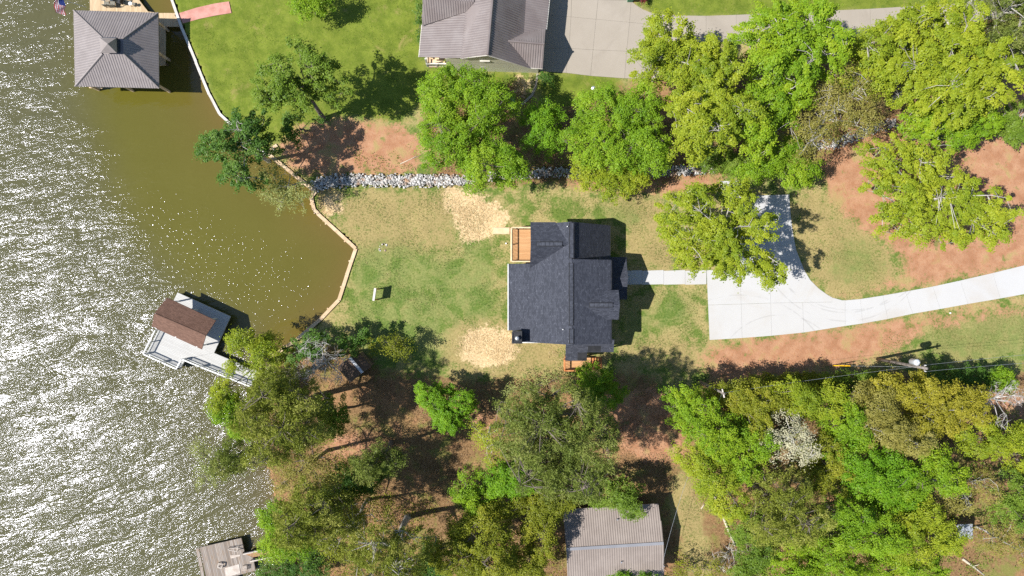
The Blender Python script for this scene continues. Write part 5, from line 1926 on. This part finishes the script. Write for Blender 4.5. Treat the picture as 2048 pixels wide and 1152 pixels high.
TR = [
    # name, label, lobes(px apparent), height, kind, leaf, base, bark
    ('leafy_tree', 'small round green tree on the bright lawn at the top edge', [(612, 12, 30, 27), (642, 8, 22, 20)], 4.5, 'fine', 'fresh', None, None),
    ('leafy_tree', 'open-crowned green tree on the bright lawn left of the neighbouring house', [(605, 150, 62, 48), (560, 180, 48, 40), (655, 165, 42, 48), (590, 205, 50, 26)], 11.0, 'open', 'mid', (648, 236), M_bark),
    ('leafy_tree', 'deep green tree leaning over the seawall at the corner of the lawn', [(500, 262, 42, 38), (455, 300, 46, 42), (515, 290, 36, 34), (490, 352, 42, 32)], 10.5, 'open', 'deep', (538, 322), M_barkpale),
    ('willow_tree', 'pale sage green tree overhanging the water beside the timber seawall', [(558, 352, 34, 30), (585, 378, 34, 26), (560, 398, 30, 22), (600, 402, 24, 18)], 5.5, 'sparse', 'sage', (612, 366), M_barkpale),
    ('sapling', 'small dark green sapling between lawn and red clay', [(592, 256, 22, 24), (575, 272, 14, 14), (630, 246, 12, 8)], 5.0, 'open', 'deep', (612, 262), None),
    ('leafy_tree', 'broad bright green tree just left of the rock drain gap', [(900, 200, 62, 52), (955, 215, 68, 66), (905, 285, 68, 55), (975, 330, 62, 50), (1020, 345, 34, 30)], 11.0, 'fine', 'fresh', None, None),
    ('leafy_tree', 'small vivid green tree below the neighbouring house corner', [(1085, 232, 38, 26), (1090, 275, 36, 34)], 6.5, 'fine', 'vivid', None, None),
    ('leafy_tree', 'wide feathery green tree below the neighbouring driveway slab', [(1200, 225, 62, 42), (1270, 225, 52, 50), (1220, 290, 80, 52), (1290, 300, 48, 44)], 10.0, 'fine', 'fresh', None, None),
    ('leafy_tree', 'low yellow green tree at the lower fringe of the feathery tree', [(1180, 345, 42, 28), (1230, 365, 52, 28), (1270, 355, 30, 22)], 6.0, 'fine', 'oak', None, None),
    ('oak_tree', 'yellow green oak overlapping the edge of the neighbouring driveway', [(1330, 85, 50, 42), (1300, 130, 42, 36), (1370, 130, 50, 46)], 11.0, 'oak', 'oak', None, M_barkpale),
    ('oak_tree', 'tall oak with pale limbs in the middle of the upper tree row', [(1420, 150, 52, 60), (1380, 215, 58, 48), (1450, 235, 56, 50), (1390, 280, 56, 40)], 12.5, 'oak', 'oak', None, M_barkpale),
    ('oak_tree', 'dense green oak reaching over the driveway bend at the top', [(1530, 75, 58, 52), (1590, 65, 56, 50), (1635, 110, 42, 48), (1560, 140, 66, 48)], 13.0, 'oak', 'oak2', None, M_barkpale),
    ('oak_tree', 'green oak below the dense oak, left of the ochre tree', [(1520, 215, 50, 46), (1570, 200, 46, 44), (1500, 275, 46, 40)], 10.5, 'oak', 'oak2', None, M_barkpale),
    ('leafy_tree', 'low green tree at the foot of the upper tree row near the utility pad', [(1550, 310, 44, 36), (1590, 345, 44, 26), (1510, 345, 36, 22)], 6.0, 'fine', 'fresh', None, None),
    ('shrub', 'green shrub left of the utility pad under the oaks', [(1430, 320, 44, 24), (1470, 330, 30, 20)], 3.5, 'bush', 'mid', None, None),
    ('budding_tree', 'ochre budding tree with many pale branches in the upper tree row', [(1680, 190, 62, 52), (1640, 235, 56, 46), (1700, 250, 46, 36), (1610, 290, 40, 36)], 11.0, 'sparse', 'ochre', None, M_barkpale),
    ('oak_tree', 'yellowish oak right of the ochre tree, touching the driveway', [(1760, 95, 54, 44), (1800, 160, 60, 52), (1740, 150, 44, 44), (1810, 60, 46, 36)], 12.0, 'oak', 'oak', None, M_barkpale),
    ('oak_tree', 'largest yellow green oak at upper right beside the dark pine', [(1870, 70, 62, 50), (1900, 130, 76, 62), (1950, 170, 56, 54), (1880, 200, 62, 48)], 14.0, 'oak', 'oak', None, M_barkpale),
    ('oak_tree', 'fresh green oak edging the red clay at upper right', [(1850, 245, 52, 34), (1930, 250, 54, 40), (1890, 270, 40, 28)], 8.5, 'oak', 'oak2', None, M_barkpale),
    ('pine_tree', 'dark olive pine in the upper right corner', [(1975, 30, 60, 40), (2025, 60, 46, 56), (1985, 95, 42, 36), (2040, 120, 30, 40)], 14.0, 'pine', 'needle', None, M_barkpale),
    ('leafy_tree', 'mid green tree with dead pale limbs at the right edge above the clay', [(1985, 262, 42, 24), (2030, 240, 36, 34), (2030, 275, 30, 20)], 6.5, 'open', 'mid', None, M_barkdead),
    ('oak_tree', 'spreading yellow green oak standing alone on the red clay', [(1765, 318, 48, 42), (1830, 330, 50, 38), (1800, 385, 66, 42), (1880, 390, 66, 46), (1950, 410, 46, 32), (1870, 455, 56, 40), (1940, 460, 56, 34), (1790, 440, 46, 32), (1985, 435, 36, 22)], 10.5, 'open', 'oak', (1800, 430), M_barkpale),
    ('oak_tree', 'yellow oak shading the driveway parking pad in front of the house', [(1375, 405, 56, 34), (1450, 400, 52, 36), (1360, 465, 50, 42), (1430, 470, 56, 42), (1500, 460, 46, 40), (1410, 520, 54, 32), (1480, 525, 54, 34), (1535, 545, 36, 26)], 11.5, 'open', 'oak', (1400, 478), M_barkpale),
    # south-west shore
    ('leafy_tree', 'bright yellow green tree beside the covered dock gangway', [(500, 684, 42, 24), (540, 705, 34, 30), (455, 790, 28, 34), (530, 750, 22, 20), (478, 732, 20, 13)], 7.5, 'fine', 'oak', None, None),
    ('pine_tree', 'large olive pine on the shore right of the gangway', [(555, 770, 44, 36), (590, 790, 62, 50), (540, 830, 56, 46), (610, 850, 58, 40), (560, 890, 50, 34)], 14.5, 'pine', 'needle2', None, M_bark),
    ('leafy_tree', 'green tree tucked below the yellow green gangway tree', [(470, 820, 34, 34), (500, 850, 30, 24)], 7.0, 'fine', 'fresh', None, None),
    ('pine_tree', 'dark small pine leaning over the lake at lower left', [(480, 905, 38, 30), (460, 930, 30, 24)], 8.0, 'pine', 'needle', None, None),
    ('leafy_tree', 'sparse pale green tree farthest out over the lake', [(415, 905, 26, 30), (420, 945, 28, 24)], 6.0, 'sparse', 'sage', (450, 920), None),
    ('leafy_tree', 'dark green tree behind the shed beside the seawall end', [(640, 690, 30, 26), (600, 700, 30, 24)], 7.0, 'open', 'deep', None, None),
    ('leafy_tree', 'green tree on the clay right of the large shore pine', [(668, 820, 32, 30), (655, 850, 30, 24)], 7.0, 'fine', 'mid', None, None),
    ('budding_tree', 'ochre budding tree behind the shore in the lower left wood', [(610, 920, 52, 36), (655, 930, 40, 34), (590, 960, 38, 28)], 10.0, 'sparse', 'ochre', None, None),
    ('leafy_tree', 'dark green tree in the shade of the lower left wood', [(720, 950, 50, 32), (690, 975, 40, 26)], 7.5, 'fine', 'deep', None, None),
    ('pine_tree', 'olive pine beside the water below the ochre tree', [(640, 1000, 60, 40), (610, 1040, 60, 40), (670, 1040, 44, 36)], 14.0, 'pine', 'needle2', None, None),
    ('leafy_tree', 'bright green tree at the shore end of the old dock', [(560, 1030, 38, 32), (585, 1080, 48, 34), (548, 1090, 24, 26)], 6.5, 'fine', 'fresh', None, None),
    ('shrub', 'dark green shrub at the bottom edge right of the old dock', [(560, 1140, 40, 20), (620, 1130, 36, 24)], 3.0, 'bush', 'deep', None, None),
    ('pine_tree', 'grey green pine at the bottom edge of the lower left wood', [(760, 1080, 60, 44), (820, 1100, 50, 46), (770, 1140, 70, 34)], 15.0, 'pine', 'needle2', None, M_barkpale),
    ('leafy_tree', 'vivid green round tree on bare ground left of the biggest pine', [(870, 795, 40, 28), (905, 805, 46, 34), (900, 835, 38, 26)], 6.0, 'bush', 'vivid', None, None),
    ('leafy_tree', 'vivid green tree at the house corner over the orange side deck', [(1188, 752, 34, 22), (1208, 785, 38, 32), (1172, 788, 32, 26)], 6.0, 'bush', 'fresh', None, None),
    ('shrub', 'grey green shrub on the slope left of the side deck', [(1060, 775, 46, 24), (1110, 765, 30, 20)], 2.2, 'sparse', 'sage', None, None),
    ('pine_tree', 'biggest dark pine below the house', [(1060, 820, 60, 44), (1130, 820, 70, 50), (1180, 870, 56, 56), (1100, 890, 76, 56), (1040, 870, 50, 46), (1150, 940, 66, 44), (1080, 945, 46, 34)], 16.5, 'pine', 'needle', None, M_bark),
    ('budding_tree', 'yellow green budding tree on the left flank of the biggest pine', [(985, 880, 26, 40), (965, 865, 24, 22)], 8.0, 'sparse', 'oak', None, M_barkpale),
    ('leafy_tree', 'vivid green tree just below left of the biggest pine', [(1040, 950, 40, 34), (1000, 955, 32, 30)], 8.0, 'fine', 'vivid', None, None),
    ('leafy_tree', 'light green tree left of the vivid one in the lower middle wood', [(945, 975, 40, 30), (960, 1010, 34, 26)], 7.5, 'fine', 'fresh', None, None),
    ('leafy_tree', 'yellow olive tree at the bottom edge left of the cabin', [(960, 1060, 60, 40), (920, 1105, 54, 40), (990, 1110, 50, 40)], 10.0, 'fine', 'olive', None, None),
    ('leafy_tree', 'shadowed olive tree touching the cabin wall', [(1075, 1070, 36, 46), (1050, 1130, 46, 34), (1095, 1020, 36, 30)], 7.5, 'fine', 'olive', None, None),
    ('leafy_tree', 'green tree drooping over the top corner of the cabin roof', [(1205, 985, 34, 22), (1240, 985, 40, 26), (1262, 1010, 24, 22)], 6.5, 'fine', 'mid', None, None),
    ('shrub', 'bright green shrub poking over the cabin roof at the bottom edge', [(1240, 1152, 24, 9), (1300, 1154, 30, 8)], 4.0, 'bush', 'vivid', None, None),
    ('pine_tree', 'thin dark pine in the shade right of the shore ochre tree', [(770, 915, 44, 28), (735, 925, 40, 24)], 11.0, 'pine', 'needle', None, None),
    ('budding_tree', 'grey olive sparse tree in the middle of the lower left wood', [(700, 1000, 46, 34), (735, 1035, 50, 34), (690, 1080, 40, 34)], 9.0, 'sparse', 'olive', None, M_barkpale),
    ('leafy_tree', 'small sparse olive tree at the lawn edge right of the garden shed', [(770, 690, 40, 22), (800, 700, 26, 18)], 4.5, 'sparse', 'olive', None, None),
    ('leafy_tree', 'olive tree filling the gap above the cabin', [(1020, 1010, 40, 26), (1070, 1000, 36, 24), (1120, 1000, 34, 18)], 7.0, 'fine', 'olive', None, None),
    ('leafy_tree', 'dark green tree at the bottom edge between pine and yellow olive tree', [(870, 1120, 36, 34), (850, 1140, 30, 20)], 6.5, 'fine', 'deep', None, None),
    # south-east wood
    ('leafy_tree', 'tall lime green tree at the left tip of the lower right wood', [(1365, 800, 38, 34), (1395, 830, 44, 44), (1430, 870, 50, 46)], 10.0, 'fine', 'oak2', None, None),
    ('leafy_tree', 'lime green tree below the tall lime one, edging the clearing', [(1400, 915, 46, 40), (1430, 955, 48, 36), (1450, 1000, 40, 30)], 9.0, 'fine', 'oak', None, None),
    ('leafy_tree', 'olive tree behind the bare pole at the wood edge', [(1470, 790, 46, 30), (1520, 800, 50, 34), (1500, 840, 40, 28)], 8.5, 'fine', 'olive', None, None),
    ('leafy_tree', 'bright green tree left of the cream blossoming tree', [(1500, 880, 40, 38), (1480, 930, 34, 34)], 9.0, 'fine', 'fresh', None, None),
    ('blossom_tree', 'cream blossoming tree in the lower right wood', [(1570, 860, 36, 34), (1590, 890, 34, 32), (1550, 890, 26, 22)], 10.5, 'sparse', 'cream', None, M_barkdead),
    ('leafy_tree', 'yellow green tree above the cream blossoming tree', [(1590, 800, 46, 30), (1640, 800, 42, 36), (1560, 780, 36, 24)], 8.5, 'fine', 'oak', None, None),
    ('budding_tree', 'golden budding tree directly below the transformer pole', [(1800, 775, 66, 28), (1870, 800, 66, 40), (1920, 810, 46, 36), (1850, 840, 56, 30)], 9.5, 'fine', 'gold', None, M_barkpale),
    ('budding_tree', 'dull golden tree left of the golden budding tree', [(1740, 800, 46, 36), (1760, 850, 60, 40), (1800, 870, 46, 30)], 10.0, 'fine', 'ochre', None, M_barkpale),
    ('leafy_tree', 'lime tree between the yellow green and dull golden trees', [(1680, 830, 42, 40), (1690, 870, 36, 28)], 9.0, 'fine', 'oak2', None, None),
    ('shrub', 'dark shrub line under the wires right of the transformer pole', [(1880, 752, 46, 16), (1940, 752, 46, 18), (1990, 755, 34, 18)], 3.2, 'bush', 'deep', None, None),
    ('shrub', 'dark shrub at the wood edge left of the transformer pole', [(1680, 762, 56, 18), (1740, 758, 30, 16)], 3.0, 'bush', 'mid', None, None),
    ('shrub', 'dark brown green shrub at the wood edge near the bare pole', [(1560, 762, 46, 16), (1610, 760, 36, 16)], 3.0, 'bush', 'olive', None, None),
    ('leafy_tree', 'small green conifer at the right edge below the wires', [(2000, 760, 22, 22)], 4.5, 'bush', 'fresh', None, None),
    ('leafy_tree', 'vivid green tree in the centre of the lower right wood', [(1710, 920, 56, 36), (1760, 935, 50, 34), (1730, 965, 50, 28)], 9.5, 'fine', 'vivid', None, None),
    ('leafy_tree', 'bright green tree right of the vivid centre tree', [(1840, 920, 50, 36), (1880, 950, 44, 30), (1810, 960, 40, 28)], 9.0, 'fine', 'oak2', None, None),
    ('leafy_tree', 'olive tree below right of the cream blossoming tree', [(1640, 900, 36, 34), (1650, 950, 44, 34)], 8.5, 'fine', 'olive', None, None),
    ('pine_tree', 'dark olive pine below the cream blossoming tree', [(1560, 985, 52, 44), (1590, 1030, 50, 44), (1530, 1040, 44, 40)], 13.0, 'pine', 'needle2', None, None),
    ('leafy_tree', 'bright lime tree at the bottom edge below the dark olive pine', [(1620, 1100, 56, 36), (1580, 1130, 46, 30), (1670, 1130, 46, 28)], 9.0, 'fine', 'oak2', None, None),
    ('leafy_tree', 'fresh green tree in the lower centre of the right wood', [(1690, 1030, 56, 40), (1740, 1060, 56, 40), (1670, 1070, 36, 26)], 9.5, 'fine', 'fresh', None, None),
    ('leafy_tree', 'yellow green tree left of the tiny blue-grey shed', [(1830, 1040, 52, 40), (1870, 1070, 40, 34), (1800, 1085, 46, 34)], 9.0, 'fine', 'oak', None, None),
    ('leafy_tree', 'lime tree at the bottom edge of the right wood', [(1770, 1130, 56, 28), (1840, 1130, 46, 26)], 8.0, 'fine', 'oak2', None, None),
    ('leafy_tree', 'light green tree at the right edge above the bare patch', [(1960, 880, 46, 34), (2010, 870, 40, 30), (2030, 910, 30, 30)], 7.5, 'fine', 'oak', None, None),
    ('leafy_tree', 'dull green tree at the right edge of the lower wood', [(2030, 980, 36, 42), (2010, 1020, 36, 30)], 9.0, 'fine', 'mid', None, None),
    ('budding_tree', 'thin ochre tree above the tiny blue-grey shed', [(1900, 990, 42, 34), (1950, 970, 36, 28)], 8.0, 'sparse', 'ochre', None, M_barkpale),
    ('budding_tree', 'thin yellow tree right of the tiny blue-grey shed', [(1990, 1070, 42, 34), (2030, 1100, 30, 26)], 6.0, 'sparse', 'ochre', None, M_barkpale),
    ('leafy_tree', 'green understorey tree left of the yellow green shed tree', [(1770, 1000, 44, 30), (1810, 1005, 36, 26)], 7.0, 'fine', 'vivid', None, None),
    ('leafy_tree', 'mixed green tree above the dead bush at the bottom edge', [(1490, 1050, 36, 34), (1510, 1100, 40, 36), (1500, 1140, 40, 22)], 6.5, 'fine', 'mid', None, None),
    ('shrub', 'shadowy shrub at the bottom edge right of the cabin', [(1370, 1135, 36, 22), (1430, 1140, 30, 18)], 2.6, 'sparse', 'olive', None, None),
    ('shrub', 'round clipped shrub at the corner of the neighbouring driveway', [(1090, 158, 13, 12)], 1.5, 'bush', 'deep', None, None),
    ('shrub', 'dark red shrub by the lawn at the top edge', [(1281, 0, 12, 9)], 1.2, 'bush', 'red', None, None),
    ('shrub', 'low green shrub along the lake end wall of the neighbouring house', [(840, 40, 6, 40)], 1.2, 'bush', 'deep', None, None),
    ('leafy_tree', 'small dark green tree right of the silvery bare tree', [(700, 690, 24, 20), (730, 680, 22, 16)], 5.0, 'open', 'deep', None, None),
]
for (nm, lab, lobes, H, kind, mat, base, bark) in TR:
    cat = {'shrub': 'shrub', 'sapling': 'tree'}.get(nm, 'tree')
    tree(nm, lab, cat, lobes, H, kind, mat, base, bark, group=('shrubs of the yard' if cat == 'shrub' else 'trees around the yard'))
bare_tree('bare_tree', 'silvery bare tree beside the garden shed roof', [(640, 700, 40, 30), (660, 735, 42, 34), (620, 740, 30, 26)], 9.0, M_barkdead)
bare_tree('bare_tree', 'bare beige tree at the right edge below the wires', [(1990, 790, 46, 24), (2030, 785, 30, 24), (1975, 830, 26, 20)], 7.5, M_barkdead)
bare_tree('bare_bush', 'bare grey bush at the bottom edge right of the long log', [(1480, 1095, 26, 22), (1450, 1120, 28, 18)], 3.0, M_barkdead, r0=0.06)
pass

# ------------------------------------------------------------------ undergrowth and litter: nobody could count these
def scatter(name, label, cat, polys, per_m2, mat, size, clump, h, up=0.6, shape=0.6):
    V_, N_, L_, D_ = [], [], [], []
    for poly in polys:
        xs_, ys_ = [p[0] for p in poly], [p[1] for p in poly]
        area = (max(xs_) - min(xs_)) * (max(ys_) - min(ys_)) / PPM ** 2
        n = int(area * per_m2)
        x = RNG.uniform(min(xs_), max(xs_), n)
        y = RNG.uniform(min(ys_), max(ys_), n)
        keep = in_poly(x, y, poly)
        pp = np.stack([x, y, np.zeros(n)], 1)
        keep &= hash_noise(pp, 0.035, 2.1) + RNG.normal(0, 0.25, n) > 0.0
        x, y = (x[keep] - 1024) / PPM, (576 - y[keep]) / PPM
        ok = ~in_poly(x, y, LAKE)
        x, y = x[ok], y[ok]
        c = np.repeat(np.stack([x, y, np.zeros(len(x))], 1), clump, 0)
        off = RNG.normal(size=c.shape) * np.array([size * 1.6, size * 1.6, 0])
        c = c + off
        c[:, 2] = RNG.uniform(0.01, h, len(c))
        V_.append(c)
    c = np.concatenate(V_)
    nrm = unit(RNG.normal(size=c.shape) * 0.6 + np.array([0, 0, up]))
    v, q = leaf_quads(c, nrm, size * RNG.uniform(0.6, 1.4, len(c)), size * shape * RNG.uniform(0.6, 1.3, len(c)))
    o = link(name, fast_mesh(name, v, q, mat, np.clip(RNG.normal(0.5, 0.22, len(c)), 0, 1)), kind='stuff')
    o['label'] = label
    return o


M_dead = leaf_mat('fallen_brown_leaves', (0.14, 0.07, 0.03), (0.25, 0.15, 0.075), (0.40, 0.28, 0.16), 0.05)
scatter('leaf_litter', 'fallen leaves and needles under the trees', 'litter', ZONES['litter'][:3], 22, M_dead, 0.12, 3, 0.05, 1.2)
scatter('undergrowth', 'low green undergrowth in the lower right wood', 'undergrowth', [[(1440, 780), (1600, 770), (2060, 780), (2060, 1160), (1490, 1160), (1460, 1040), (1420, 930)]], 4.5, LM['mid'], 0.16, 9, 0.55, 0.7)
scatter('undergrowth', 'low green undergrowth in the lower left wood', 'undergrowth', [[(580, 880), (760, 930), (900, 1010), (1120, 1000), (1120, 1160), (590, 1160)], [(640, 700), (760, 700), (760, 740), (640, 740)]], 6.0, LM['olive'], 0.15, 8, 0.5, 0.7)
scatter('undergrowth', 'low green undergrowth beneath the upper tree row', 'undergrowth', [[(860, 330), (1130, 300), (1500, 330), (1640, 320), (1640, 365), (1300, 380), (1000, 385)], [(1100, 180), (1250, 180), (1250, 240), (1110, 240)]], 3.0, LM['mid'], 0.14, 8, 0.45, 0.7)
scatter('weeds', 'weeds sprouting on the red clay above the rock drain', 'weeds', [[(700, 300), (850, 285), (860, 345), (720, 345)]], 5.0, LM['mid'], 0.13, 8, 0.25, 0.7)
scatter('straw_mulch', 'loose straw spread on the bare patches', 'straw', ZONES['straw'][:4], 60, leaf_mat('straw_stalks', (0.42, 0.29, 0.13), (0.55, 0.40, 0.21), (0.68, 0.53, 0.32), 0.1), 0.30, 2, 0.06, 1.5, 0.09)

M_blade = leaf_mat('lawn_blades', (0.07, 0.13, 0.02), (0.15, 0.19, 0.045), (0.33, 0.28, 0.12), 0.2)
M_blade2 = leaf_mat('mown_lawn_blades', (0.06, 0.13, 0.012), (0.13, 0.20, 0.02), (0.24, 0.26, 0.06), 0.2)
scatter('lawn_grass', 'tufts of grass in the yard around the house', 'grass', [
    [(690, 385), (900, 385), (1000, 460), (1010, 640), (900, 650), (690, 700), (660, 660), (712, 510), (650, 430)],
    [(1060, 395), (1300, 380), (1330, 470), (1400, 530), (1270, 535), (1260, 430), (1060, 438)], [(1270, 580), (1405, 580), (1412, 690), (1240, 720), (1270, 660)],
    [(1585, 385), (1640, 370), (1815, 560), (1690, 595), (1620, 550), (1595, 480)], [(1760, 670), (2060, 610), (2060, 730), (1900, 740), (1760, 730)],
    [(1040, 700), (1125, 700), (1125, 740), (1000, 750)], [(1300, 900), (1400, 900), (1440, 1000), (1420, 1150), (1370, 1150), (1360, 1000)]], 26, M_blade, 0.13, 2, 0.07, 0.9, 0.3)
scatter('lawn_grass', 'tufts of grass in the bright mown lawn', 'grass', [ZONES['lawn'][0][1:], ZONES['lawn'][1]], 14, M_blade2, 0.11, 2, 0.05, 0.9, 0.3)
